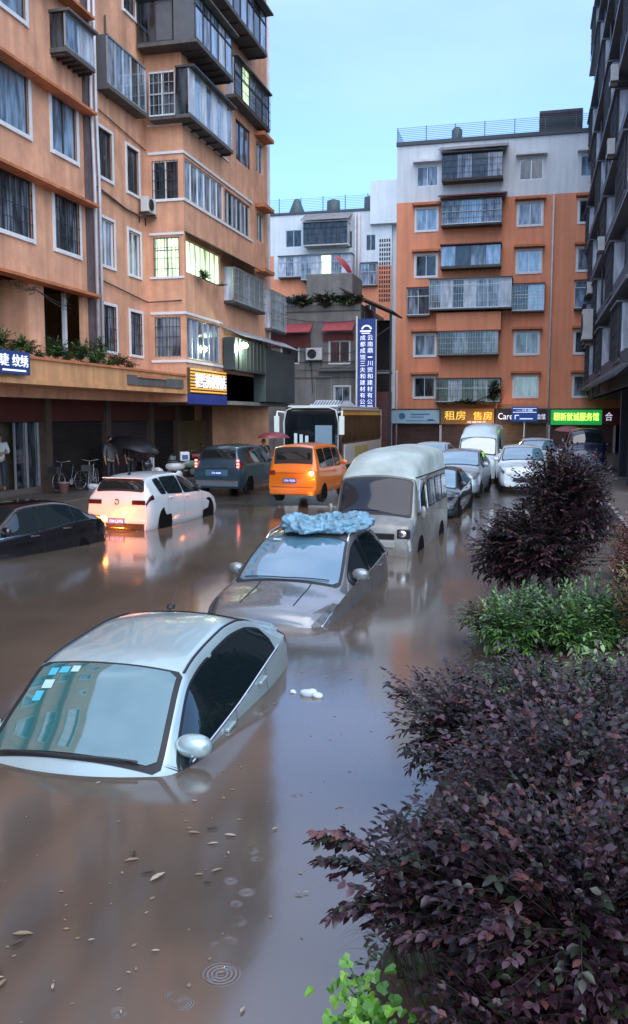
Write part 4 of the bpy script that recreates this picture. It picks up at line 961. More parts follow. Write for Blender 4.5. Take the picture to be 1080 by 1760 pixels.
b = MB(); stick(b, -.50, -.41, 1.72, 1.79); stick(b, -.31, -.24, 1.86, 1.92); b.build('sticker', mat('pale_sticker', (.35, .5, .45), .5), t_)
b = MB(); b.ell((-.02, 1.86, 1.33), (.09, .02, .035)); b.build('inner_mirror', TRIM, t_)

# --- grey-brown crossover with the cover heaped on its roof
t_ = thing('car', 'dark bronze grey crossover in the flood carrying a heaped pale blue cloth on its roof', 'car', (-3.66, 11.40, -.75), R(-2), local=True); t_.scale = (1.06, 1.07, 1.08)
C2 = Car(top=[(0, .78), (.08, .88), (.5, .97), (.95, 1.03), (1.08, 1.065), (1.65, 1.38), (2.1, 1.565), (2.5, 1.63), (3.2, 1.64), (3.8, 1.58), (4.1, 1.40), (4.35, 1.12), (4.45, .95)],
         rail=[(0, .64), (.5, .76), (1.1, .80), (2.1, .68), (2.8, .64), (3.9, .60), (4.45, .66)],
         drop=[(0, .06), (.6, .07), (1.2, .06), (2.1, .05), (3.9, .05), (4.45, .06)],
         belt=[(0, .62), (.4, .82), (1.2, .96), (2.6, 1.03), (3.8, 1.12), (4.45, .98)],
         hw=[(0, .70), (.15, .82), (.6, .89), (1.3, .91), (3.4, .92), (4.1, .87), (4.45, .78)], L=4.45, side=.9)
BRZ = paint('bronze_grey_paint', (.22, .23, .235), .55, .24, .9, .2)
W_BLU = mat('sky_toned_windshield', (.07, .16, .22), .04, ior=2.4, spec=.7)  # blue of the reflected sky is partly put into the glass colour
finish_car(t_, C2, BRZ, dict(ws=(1.08, 2.12), rw=(3.95, 4.33), wins=[(1.38, 2.5), (2.56, 3.45), (3.5, 3.85)], hi=.07, seams=(1.28, 2.54, 3.4), handles=(2.3, 3.2), chromeline=(1.35, 3.9), wglass=W_BLU,
           mir=(1.62, 1.12), msz=(.13, .08, .09), lights=[('headlight', .04, .62, 11.5, 15.5, HEADL, {}), ('light_strip', .05, .66, 15.6, 16.2, CHROME, {}), ('tail_light', 4.0, 4.42, 12, 17, TAILR, {})], wheels=(.85, 3.55)))
for sg in (1, -1):
    b = MB(); b.tube([(sg * (C2.rail(y) - .03), y, C2.top(y) - C2.drop(y) + (.05 if 2.2 < y < 3.8 else .005)) for y in (2.1, 2.25, 2.6, 3.2, 3.7, 3.85)], .016, 8); b.build('roof_rail', CHROME, t_, smooth=True)
    b = MB()
    b.tube([(sg * .38, y, C2.topz(.38, y) + .004) for y in np.linspace(.25, 1.1, 8)], .008, 5); b.build('bonnet_crease', TRIM, t_)
wiper(t_, C2, -.66, 1.17, .0, 1.13); wiper(t_, C2, -.05, 1.13, .62, 1.17)
b = MB(); b.box(-.48, -.36, 1.93, 1.99, 1.52, 1.545); b.build('sticker', mat('pale_sticker', (.35, .5, .45), .5), t_)
# the heaped cover
CLOTH = mat('pale_blue_cloth', (.15, .30, .39), .5, var=.55, vscale=6, bump=.3, bscale=30)
b = MB(); n1_, n2_ = 240, 60; cx, cy, cz = -3.47, 14.2, 1.07
for i in range(n1_):
    th = 2 * math.pi * i / n1_
    for j in range(n2_):
        ph = 2 * math.pi * j / n2_
        tw = .75 + .3 * noise.noise((math.cos(th) * 1.7, math.sin(th) * 1.7, 3.1))
        q_ = Vector((math.cos(th) * 1.0 + math.cos(ph) * math.cos(th) * .3, math.sin(th) * 1.0 + math.cos(ph) * math.sin(th) * .3, math.sin(ph) * .3))
        fold = 1.25 + .30 * noise.noise(q_ * 1.6) - .75 * abs(noise.noise(q_ * 2.6 + Vector((4, 0, 0)))) - .55 * abs(noise.noise(q_ * 5.5)) - .2 * abs(noise.noise(q_ * 12))
        r_ = .14 * fold * tw / .75
        rad = .47 + .08 * math.sin(3 * th + 1)
        x = cx + (rad * 1.22 + r_ * math.cos(ph) * 1.5) * math.cos(th); y = cy + (rad * .95 + r_ * math.cos(ph) * 1.4) * math.sin(th)
        z = cz + max(-.045 - .03 * max(0, math.cos(ph)), r_ * math.sin(ph) * 1.0 + .02 + .035 * math.sin(2 * th + .5))
        b.v.append((x, y, z))
for i in range(n1_):
    for j in range(n2_): b.f.append((i * n2_ + j, ((i + 1) % n1_) * n2_ + j, ((i + 1) % n1_) * n2_ + (j + 1) % n2_, i * n2_ + (j + 1) % n2_)); b.mi.append(0)
k0 = len(b.v); nn_ = 22
for j in range(nn_):
    for i in range(nn_):
        u = 2 * i / (nn_ - 1) - 1; v = 2 * j / (nn_ - 1) - 1; b.v.append((cx + u * .42, cy + v * .36, cz + .02 + .09 * noise.noise((u * 3, v * 3, 2)) + .04 * noise.noise((u * 8, v * 8, 2))))
for j in range(nn_ - 1):
    for i in range(nn_ - 1): q = k0 + j * nn_ + i; b.f.append((q, q + 1, q + nn_ + 1, q + nn_)); b.mi.append(0)
solo(b, 'car_cover', 'crumpled pale blue car cover heaped in a ring on the crossover roof', 'cloth cover', CLOTH, smooth=True)

# --- high roof van
t_ = thing('van', 'dirty silver high roof van standing in the flood behind the crossover', 'van', (-3.33, 17.9, -.42), R(-3.0), local=True); t_.scale = (1.07, 1.02, 1.05)
C3 = Car(top=[(0, .78), (.05, .98), (.22, 1.10), (.38, 1.20), (.72, 1.86), (.78, 1.93), (1.15, 2.20), (1.7, 2.40), (2.5, 2.47), (4.6, 2.47), (4.82, 2.35), (4.9, 2.0)],
         rail=[(0, .70), (.3, .77), (.75, .745), (1.2, .72), (1.8, .69), (4.7, .69), (4.9, .66)],
         drop=[(0, .05), (.35, .06), (.75, .08), (1.2, .16), (1.8, .14), (4.7, .14), (4.9, .16)],
         belt=[(0, .62), (.2, .86), (.5, 1.12), (1, 1.16), (4.7, 1.18), (4.9, 1.1)],
         hw=[(0, .77), (.1, .83), (.5, .85), (1, .85), (4.6, .85), (4.82, .82), (4.9, .76)], L=4.9, side=.62, bulge=.015)
VANP = paint('dirty_silver_van', (.26, .26, .235), .35, .38, .4, .45); VANR = mat('pale_plastic_roof', (.36, .42, .39), .42, var=.35, vscale=1.3)
G_VAN = mat('van_windshield', (.010, .012, .018), .05, ior=1.45, spec=.6)
finish_car(t_, C3, VANP, dict(ws=(.34, .77), wins=[(.84, 1.70)], hi=.5, lo=.02, seams=(.66, 1.78, 3.0), handles=(1.6,), mir=(.62, 1.22), msz=(.06, .05, .13), wglass=G_VAN, sglass=G_CAR,
           lights=[('headlight', .02, .28, 12.5, 17.2, HEADL, {}), ('tail_light', 4.78, 4.88, 14, 18, TAILR, {})], wheels=(.95, 3.75), wr=.33))
for sg in (1, -1):
    for (a, c) in ((1.95, 2.85), (2.95, 3.75), (3.85, 4.6)):
        b = MB(); C3.sidewin(b, a, c, .006, sg, lo=.03, hi=.5, top=1.8, rnd_=.08); o = b.build('side_window', TRIM, t_, smooth=True)
        b = MB(); C3.sidewin(b, a + .03, c - .03, .010, sg, lo=.06, hi=.5, top=1.77, rnd_=.08); b.build('pane', G_MID if sg > 0 else G_DK, o, smooth=True)
    b = MB(); b.tube([C3.sidept(y, 1.9, .012)[0:1] and (sg * C3.sidept(y, 1.9, .012)[0], y, 1.9) for y in np.linspace(.85, 4.75, 20)], .016, 6); b.build('gutter', TRIM, t_)
# moulded roof cap as its own skin, slightly proud
b = MB(); n = 60
ys_ = [.79 + (4.86 - .79) * i / n for i in range(n + 1)]; ks = [(-1, k) for k in range(14, 0, -1)] + [(1, k) for k in range(0, 15)]
for y in ys_:
    for sg, k in ks:
        q = min(k, 11.2 if k > 11 else k); p = C3.spt(y, q, .012, sg); b.v.append(p)
m_ = len(ks)
for i in range(n):
    for j in range(m_ - 1): b.f.append((i * m_ + j, i * m_ + j + 1, (i + 1) * m_ + j + 1, (i + 1) * m_ + j)); b.mi.append(0)
b.build('roof_cap', VANR, t_, smooth=True)
b = MB(); b.box(-.5, .5, -.02, .04, .55, .70); C3.patch(b, .0, .05, 13, 19, .01, 1); b.build('bumper', mat('grey_bumper', (.3, .31, .3), .4), t_, bevel=.02)
b = MB(); b.box(-.5, .5, -.016, .02, .72, .84); b.build('grille', TRIM, t_, bevel=.01)
for sg in (1, -1):
    b = MB(); b.box(sg * .68 - .13, sg * .68 + .13, -.01, .05, .74, .93); b.build('lamp_surround', TRIM, t_, bevel=.02)
    b = MB(); b.ell((sg * .66, -.02, .84), (.085, .03, .07)); b.build('headlight', CHROME, t_, smooth=True)
    b = MB(); n = 20; pts = [C3.sidept(y, z, .014) for y, z in ((.84, 1.2), (.98, 1.68), (1.15, 1.84), (1.62, 1.84), (1.7, 1.7), (1.7, 1.2), (.84, 1.2))]; b.tube([(sg * p[0], p[1], p[2]) for p in pts], .012, 6); b.build('window_rim', CHROME, t_)
b = MB(); b.lathe([(.055, 0), (.065, 0), (.065, .01), (.055, .01)], (0, 0, 0), 16); b.v = [(p[0], .12 - p[2] * 1, 1.04 + p[1]) for p in b.v]; b.build('emblem', CHROME, t_)
wiper(t_, C3, -.5, .42, .1, .40)

def simple_car(kind, label, P, loc, rz, dims=None, group=None, glass=None, dk=False):
    t_ = thing('car', label, 'car', loc, rz, group, local=True)
    if kind == 'sedan':
        C = C1; sp = dict(ws=(1.13, 1.99), rw=(3.5, 4.12), wins=[(1.28, 2.42), (2.5, 3.42)], hi=.065, seams=(1.2, 2.46, 3.3), handles=(2.25, 3.15), chromeline=(1.25, 3.6), mir=(1.5, 1.02), wheels=(.85, 3.5),
                          lights=[('headlight', .03, .5, 12, 17.5, HEADL, {}), ('tail_light', 4.2, 4.57, 11.5, 17.5, TAILR, {})])
    else:
        C = C2; sp = dict(ws=(1.2, 2.12), rw=(3.95, 4.33), wins=[(1.38, 2.5), (2.58, 3.45)], hi=.07, seams=(1.28, 2.54, 3.4), handles=(2.3, 3.2), mir=(1.62, 1.12), wheels=(.85, 3.55),
                          lights=[('headlight', .04, .62, 11.5, 15.5, HEADL, {}), ('tail_light', 4.0, 4.42, 12, 17, TAILR, {})])
    sp['dkrim'] = dk
    if glass: sp['wglass'] = glass
    finish_car(t_, C, P, sp)
    b = MB(); b.box(-.4, .4, -.012, .004, .38, .52); b.build('grille', TRIM, t_)
    return t_
G_PALE = mat('sky_lit_windshield', (.10, .2, .26), .04, ior=2.3, spec=.7)
DKP = paint('black_teal_paint', (.016, .022, .026), .3, .2, .9, .3)
simple_car('sedan', 'dark teal saloon parked close behind the high roof van', DKP, (-2.98, 24.6, -.12), R(-2.5), glass=G_PALE)
SIL2 = paint('grey_silver_paint', (.30, .35, .38), .5, .3, .8, .15)
simple_car('suv', 'grey silver car parked between the dark saloon and the white high roof van', SIL2, (-2.75, 30.2, .06), R(-3), glass=G_PALE)
WHP = paint('white_paint', (.62, .68, .70), .05, .3, .8, .08)
simple_car('suv', 'white car facing the viewer, half hidden by the dark purple shrub', WHP, (-.35, 32.5, .15), R(4), glass=G_PALE)
simple_car('suv', 'small white car seen just above the roof of the white car by the shrub', WHP, (.3, 39.5, .25), R(5), glass=G_PALE)
simple_car('sedan', 'white car roof glimpsed between the grey van and the white high roof van', WHP, (-4.3, 34.6, .35), R(-3), glass=G_PALE)
# white high roof van, farther up the row
t_ = thing('van', 'white high roof van at the far end of the parked row', 'van', (-2.35, 36.8, .12), R(-2), local=True)
WV = paint('white_van_paint', (.55, .66, .68), .05, .35, .6, .12)
finish_car(t_, C3, WV, dict(ws=(.36, .76), wins=[(.80, 1.72), (1.95, 2.85)], hi=.5, seams=(.66, 1.78), handles=(1.6,), mir=(.62, 1.25), msz=(.06, .05, .13), wglass=G_PALE, wheels=(.95, 3.75),
           lights=[('headlight', .02, .28, 12.5, 17.2, HEADL, {})]))
b = MB(); b.box(-.5, .5, -.02, .04, .5, .68); b.build('bumper', WV, t_, bevel=.02)

# --- white hatchback (rear towards us)
GOLF = Car(top=[(0, .66), (.1, .78), (.5, .88), (.95, .95), (1.15, 1.0), (1.6, 1.23), (2.0, 1.40), (2.4, 1.46), (3.1, 1.47), (3.7, 1.42), (3.95, 1.33), (4.12, 1.06), (4.2, .95), (4.26, .85)],
         rail=[(0, .60), (.5, .72), (1.1, .73), (2.0, .62), (2.8, .60), (3.8, .57), (4.1, .68), (4.26, .72)],
         drop=[(0, .05), (.6, .07), (1.2, .06), (2.0, .05), (3.9, .05), (4.12, .03), (4.26, .03)],
         belt=[(0, .5), (.4, .70), (1.1, .88), (2.5, .93), (3.7, .98), (4.12, .95), (4.26, .8)],
         hw=[(0, .68), (.15, .80), (.6, .87), (1.3, .89), (3.4, .90), (3.95, .87), (4.15, .83), (4.26, .78)], L=4.26, side=.88, sill=.18)
t_ = thing('car', 'white hatchback standing in shallow water with its tail lit orange and dark tail lamps', 'car', (-10.10, 24.75, -.24), R(180 - 3), local=True); t_.scale = (1.04, 1.05, 1.12)
WHG = paint('hatchback_white', (.42, .47, .49), .05, .3, .7, .08)
finish_car(t_, GOLF, WHG, dict(ws=(1.16, 2.02), rw=(3.88, 4.10), wins=[(1.3, 2.35), (2.43, 3.3), (3.36, 3.62)], hi=.06, seams=(1.25, 2.39, 3.3), handles=(2.2, 3.15), hmat=WHP, mir=(1.5, 1.02), mmat=TRIM,
           wheels=(.85, 3.48), wr=.33, dkrim=True, lights=[('tail_light', 3.98, 4.25, 14.3, 17.2, TAILD, {}), ('headlight', .03, .5, 12, 16.5, HEADL, {})]))
b = MB(); b.box(-.78, -.42, 4.262, 4.27, .80, .90); b.box(.42, .78, 4.262, 4.27, .80, .90); b.build('tail_light', TAILD, t_, bevel=.003)
b = MB(); b.box(-.74, .74, 4.24, 4.30, .2, .36); b.build('rear_diffuser', TRIM, t_, bevel=.02)
b = MB(); b.box(-.78, .78, 4.235, 4.30, .363, .47); b.build('rear_bumper', WHG, t_, bevel=.03)
b = MB(); b.tube([(-.7, 4.305, .22), (-.2, 4.31, .27), (.2, 4.31, .27), (.7, 4.305, .22)], .012, 6); b.build('bumper_trim', CHROME, t_)
plate(t_, 0, 4.302, .42, PLB, '川A·L219G', face=1)
b = MB(); n = 16
for i in range(12): 
    a = R(40 + i * 25); pts = None
b.tube([(.055 * math.cos(R(40 + i * 25)), 4.27, .86 + .055 * math.sin(R(40 + i * 25))) for i in range(13)], .012, 6); b.build('emblem', TRIM, t_)
b = MB(); b.ell((0, 3.62, 1.47), (.03, .07, .045)); b.build('antenna_fin', TRIM, t_, smooth=True)
b = MB(); b.box(-.55, .55, 3.86, 4.0, 1.37, 1.395); b.build('spoiler', WHP, t_, bevel=.01)

# --- black saloon at the left edge, hazard lamp shining on the white hatchback
BLK = paint('black_paint', (.010, .010, .013), .2, .12, 1.0, .1)
t_ = thing('car', 'black saloon cut off by the left edge with a silver line along its windows', 'car', (-11.62, 14.25, -.54), R(-15), local=True); t_.scale = (1, 1.02, 1.09)
LITT = mat('tail_lens_lit', (.5, .06, .02), .2, emit=(1, .20, .04), es=2.6)
finish_car(t_, C1, BLK, dict(ws=(1.13, 1.99), rw=(3.5, 4.12), wins=[(1.28, 2.42), (2.5, 3.42), (3.46, 3.78)], hi=.05, seams=(1.2, 2.46, 3.3), handles=(2.25, 3.15), hmat=CHROME, chromeline=(1.2, 4.0), mir=(1.5, 1.02), wheels=(.85, 3.5),
           lights=[('tail_light', 4.22, 4.585, 10.5, 15.0, LITT, {}), ('headlight', .03, .42, 12, 17.5, HEADL, {})]))
b = MB(); b.box(-.5, .5, 4.585, 4.60, .86, .90); b.build('light_bar', TAILR, t_, bevel=.005)
b = MB(); b.ell((.66, 4.50, .96), (.10, .07, .06)); b.build('turn_lamp', AMBER, t_, smooth=True)
sp_ = bpy.data.lights.new('hazard_light', 'SPOT'); sp_.energy = 115; sp_.color = (1, .20, .012); sp_.spot_size = R(80); sp_.spot_blend = .8; sp_.shadow_soft_size = .1
for dx in (-.62, .62):
    so2 = bpy.data.objects.new('hazard_light', sp_); COL.objects.link(so2); so2.parent = t_; so2.location = (dx, 4.68, .85); so2.rotation_euler = (R(92), 0, 0)
for sg in (1, -1):
    b = MB(); n = 30; pts = []
    for i in range(n + 1):
        y = 1.25 + 2.75 * i / n; z = C1.top(y) - C1.drop(y) - .03; p = C1.sidept(y, z, .012); pts.append((sg * p[0], y, z))
    b.tube(pts, .010, 5); b.build('roof_trim', CHROME, t_)
# --- orange microvan
MV = Car(top=[(0, .8), (.1, 1.0), (.5, 1.2), (.95, 1.75), (1.3, 1.86), (2.2, 1.9), (3.6, 1.88), (3.85, 1.8), (3.95, 1.2), (4.0, 1.1), (4.03, 1.0)],
         rail=[(0, .6), (.5, .66), (1.0, .62), (3.7, .60), (3.9, .66), (4.03, .72)], drop=[(0, .05), (1, .07), (3.7, .07), (3.93, .03), (4.03, .03)],
         belt=[(0, .6), (.5, 1.05), (3.6, 1.12), (3.93, 1.08), (4.03, .9)], hw=[(0, .7), (.2, .78), (3.7, .81), (3.95, .79), (4.03, .77)], L=4.03, side=.8, sill=.28, bulge=.015)
ORP = paint('orange_paint', (.62, .145, .008), .05, .32, .7, .12)
t_ = thing('van', 'orange microvan seen from behind with its right tail lamp shining', 'van', (-7.25, 30.7, .12), R(180 - 3), local=True)
finish_car(t_, MV, ORP, dict(ws=(.55, .98), rw=(3.845, 3.945), wins=[(1.1, 1.9), (2.0, 2.85), (2.95, 3.6)], hi=.1, seams=(1.9,), mir=(.95, 1.2), wheels=(.7, 3.2), wr=.29, dkrim=True, lights=[]))
b = MB(); b.box(-.76, .76, 4.0, 4.10, .3, .5); b.build('rear_bumper', ORP, t_, bevel=.03)
b = MB(); b.box(-.62, .62, 4.035, 4.045, .98, .99); b.box(-.7, .7, 4.035, 4.045, .53, .54); b.build('seam', TRIM, t_)
b = MB(); b.box(.58, .78, 4.0, 4.05, .92, 1.06); b.build('tail_light', TAILR, t_, bevel=.01)
b = MB(); b.box(-.78, -.56, 4.0, 4.05, .92, 1.06); tl = b.build('tail_light', TAILR, t_, bevel=.01)
b = MB(); b.ell((-.64, 4.055, .98), (.075, .02, .06)); b.build('bulb', mat('amber_bright', (1, .5, .15), .3, emit=(1, .5, .16), es=14), tl, smooth=True)
pl = bpy.data.lights.new('tail_light_glow', 'POINT'); pl.energy = 9; pl.color = (1, .3, .05); pl.shadow_soft_size = .06
po = bpy.data.objects.new('tail_light_glow', pl); COL.objects.link(po); po.parent = t_; po.location = (-.62, 4.2, .98)
plate(t_, .08, 4.05, .74, PLB, '川A·7Q52', face=1)

# --- dark blue people carrier
MPV = Car(top=[(0, .75), (.1, .95), (.7, 1.08), (1.0, 1.15), (1.7, 1.62), (2.1, 1.74), (3.0, 1.78), (4.1, 1.74), (4.35, 1.64), (4.6, 1.2), (4.66, 1.05), (4.7, .95)],
          rail=[(0, .64), (.6, .74), (1.0, .74), (2, .66), (4.3, .64), (4.6, .74), (4.7, .78)], drop=[(0, .05), (1, .06), (4.3, .05), (4.6, .03), (4.7, .03)],
          belt=[(0, .6), (.6, .88), (1.1, 1.0), (4.3, 1.08), (4.62, 1.04), (4.7, .9)], hw=[(0, .75), (.2, .86), (.8, .91), (4.2, .92), (4.55, .89), (4.7, .84)], L=4.7, side=.85, sill=.24)
BLUP = paint('dark_blue_paint', (.035, .07, .10), .4, .28, .8, .15)
t_ = thing('car', 'dark blue people carrier seen from behind beside the orange microvan', 'car', (-10.8, 33.9, .1), R(180 - 2), local=True)
finish_car(t_, MPV, BLUP, dict(ws=(1.05, 1.72), rw=(4.36, 4.57), wins=[(1.35, 2.4), (2.5, 3.4), (3.5, 4.1)], hi=.08, seams=(1.3, 2.45, 3.45), handles=(2.3,), mir=(1.4, 1.15), wheels=(.9, 3.8), dkrim=True, lights=[('tail_light', 4.45, 4.66, 12.5, 17.5, TAILR, {})]))
b = MB()
for sg in (1, -1):
    for z in (.98, 1.08, 1.2): b.box(sg * .80 - .03, sg * .80 + .03, 4.62, 4.712 , z, z + .06)
b.build('lit_tail_lamp', mat('red_lit', (1, .2, .15), .3, emit=(1, .16, .12), es=2.2), t_)
b = MB(); b.box(-.8, .8, 4.66, 4.76, .3, .52); b.build('rear_bumper', mat('grey_blue_bumper', (.10, .13, .16), .4), t_, bevel=.03)
b = MB(); b.box(-.78, .78, 4.761, 4.77, .5, .53); b.box(-.45, .45, 4.70, 4.715, .98, 1.01); b.build('trim', CHROME, t_)
b = MB(); b.box(-.42, .42, 4.70, 4.712, .68, .9); b.build('plate_recess', mat('recess_blue', (.05, .12, .18), .5), t_)
plate(t_, 0, 4.713, .79, PLB, '川A·B60K', face=1)

# --- coach
BUS = thing('bus', 'white and black coach parked across the street end, front towards the viewer', 'bus', (-9.5, 42, .2))
f37 = fY(36.9); WBUS = paint('white_bus_paint', (.55, .58, .60), .05, .35, .6, .1); BKB = mat('black_bus_body', (.014, .014, .016), .12, ior=1.6)
b = MB(); b.box(-10.75, -8.22, 37.0, 47.6, .55, 3.3); b.build('body', BKB, BUS, bevel=.18)
b = MB(); b.box(-10.6, -8.35, 37.2, 47.4, 3.28, 3.36); b.m(0); b.box(-8.24, -8.2, 37.4, 47.55, 3.16, 3.26); b.box(-8.24, -8.2, 47.3, 47.5, 1.0, 3.16); b.build('roof', WBUS, BUS, bevel=.04)
b = MB(); b.add([fY(36.98)(u, z, 0.0) for u, z in ((-10.55, 1.35), (-8.42, 1.35), (-8.38, 2.5), (-8.5, 3.0), (-10.47, 3.0), (-10.6, 2.5))], [(0, 1, 2, 3, 4, 5)])
o = b.build('windshield', mat('bus_glass', (.008, .012, .016), .05, ior=1.5, var=.5, vscale=.8), BUS)
b = MB(); b.box(-8.21, -8.19, 37.6, 47.2, 1.75, 2.95); b.build('side_window', glassy('bus_side_glass', (.008, .008, .010), .4, 1.06, .8), BUS)
b = MB(); b.box(-8.215, -8.17, 37.9, 47.2, .75, 1.65); b.build('side_panel', WBUS, BUS)
b = MB(); b.box(-8.169, -8.165, 40.0, 43.2, 1.0, 1.5); b.build('advert', mat('pale_yellow_print', (.45, .36, .12), .5, var=.3), BUS)
b = MB(); b.box(-10.7, -8.3, 36.93, 36.99, .5, 1.3); b.build('front_panel', WBUS, BUS, bevel=.02)
b = MB(); b.add([(-10.2, 39.2, 3.36), (-8.6, 39.2, 3.36), (-8.6, 42.6, 3.36), (-10.2, 42.6, 3.36), (-9.95, 39.7, 3.62), (-8.85, 39.7, 3.62), (-8.85, 42.2, 3.62), (-9.95, 42.2, 3.62)],
      [(0, 1, 5, 4), (1, 2, 6, 5), (2, 3, 7, 6), (3, 0, 4, 7), (4, 5, 6, 7)]); a_ = b.build('roof_unit', WBUS, BUS, bevel=.03)
b = MB()
for i in range(11):
    u = -10.05 + i * .135; b.add([(u, 39.28, 3.42), (u + .05, 39.28, 3.42), (u + .10, 39.62, 3.60), (u + .05, 39.62, 3.60), (u, 39.24, 3.42), (u + .05, 39.24, 3.42), (u + .10, 39.58, 3.61), (u + .05, 39.58, 3.61)], [(4, 5, 6, 7), (0, 1, 5, 4), (3, 2, 6, 7)])
b.build('vent_slat', TRIM, a_)
b = MB(); b.tube([fY(36.95)(u, z, 0) for u, z in ((-10.68, .6), (-10.72, 2.6), (-10.6, 3.15), (-10.3, 3.27), (-8.7, 3.27), (-8.38, 3.15), (-8.26, 2.6), (-8.3, .6))], .03, 8); b.build('front_rim', WBUS, BUS, smooth=True)
for x, s_ in ((-10.95, -1), (-8.05, 1)):
    b = MB(); b.tube([(x + .25 * -s_, 37.0, 3.05), (x, 36.75, 3.1), (x, 36.65, 2.9)], .045, 8); b.box(x - .11, x + .11, 36.6, 36.72, 2.1, 2.9); b.build('mirror', mat('white_mirror', (.62, .66, .64), .4), BUS, bevel=.04)
b = MB()
for i, x in enumerate((-10.25, -10.0, -9.75)): b.box(x, x + .14, 36.955, 36.97, 1.5, 2.15 - .05 * i)
b.build('paper', mat('white_paper', (.5, .6, .65), .6), BUS)
b = MB(); b.box(-9.3, -8.55, 36.955, 36.97, 1.4, 2.5); b.build('sunshade', mat('blue_grey_shade', (.16, .24, .32), .5), BUS)
for yy in (39.2, 45.2):
    wheel(BUS, -8.32, yy, .48, .26, True)
    b = MB(); 
for x in (-10.4, -8.6):
    b = MB(); b.ell((x, 36.93, .95), (.16, .03, .09)); b.build('headlight', HEADL, BUS, smooth=True)
# dark vehicle under the building on the right
t_ = thing('van', 'dark navy van parked under the dark building at the right', 'van', (2.2, 39.2, .45), R(0), local=True)
NVY = paint('navy_paint', (.015, .02, .05), .3, .25, .8, .2)
finish_car(t_, MV, NVY, dict(ws=(.55, .98), rw=(3.845, 3.945), wins=[(1.1, 1.9), (2.0, 2.85)], hi=.1, wheels=(.7, 3.2), wr=.29, mir=(.95, 1.2), lights=[('headlight', .03, .3, 12, 16, HEADL, {})]))
# ------------------------------------------------------------------ plants
def leafmat(name, col, rough=.38, spec=.5):
    return mat(name, col, rough, var=.35, vscale=9, spec=spec)
PUR = [leafmat('leaf_plum_dark', (.012, .007, .010), .34), leafmat('leaf_plum', (.030, .011, .018), .36), leafmat('leaf_mauve', (.075, .036, .050), .42), leafmat('leaf_green_dark', (.018, .026, .012), .4), leafmat('leaf_rust', (.11, .035, .03), .42)]
GRN = [leafmat('leaf_green', (.04, .12, .022)), leafmat('leaf_bright_green', (.075, .17, .03)), leafmat('leaf_pale_green', (.16, .26, .09)), leafmat('leaf_deep_green', (.018, .05, .018))]
OLV = [leafmat('leaf_olive', (.10, .085, .025)), leafmat('leaf_yellow_brown', (.17, .11, .035)), leafmat('leaf_moss', (.06, .08, .02)), leafmat('leaf_brown', (.08, .04, .02))]
RUS = [leafmat('leaf_red_brown', (.13, .045, .025)), leafmat('leaf_copper', (.19, .08, .045)), leafmat('leaf_dark_rust', (.06, .022, .016))]
BARK = mat('dark_bark', (.035, .024, .018), .85, var=.4, vscale=12, bump=.5, bscale=40)
def rv(r): 
    while True:
        v = Vector((r.uniform(-1, 1), r.uniform(-1, 1), r.uniform(-1, 1)))
        if .05 < v.length < 1: return v
def add_leaf(b, p, d, L, wd, up, fold=.25, mi=0, droop=.25):
    d = d.normalized(); s_ = d.cross(up)
    if s_.length < 1e-3: s_ = d.orthogonal()
    s_.normalize(); n = s_.cross(d).normalized()
    o = len(b.v); dz = Vector((0, 0, -1))
    for t, ww in ((0, .12), (.3, .9), (.65, .85), (1, .05)):
        c = p + d * (L * t) + dz * (droop * L * t * t)
        if ww < .1: b.v.append(tuple(c)); continue
        e = wd * ww / 2
        b.v += [tuple(c + s_ * e + n * (fold * e)), tuple(c), tuple(c - s_ * e + n * (fold * e))]
    for k in (0, 1):
        a = o + 3 * k; b.f += [(a, a + 1, a + 4, a + 3), (a + 1, a + 2, a + 5, a + 4)]; b.mi += [mi, mi]
    a = o + 6; b.f += [(a, a + 1, a + 9 - 6), (a + 1, a + 2, a + 3)]; b.mi += [mi, mi]
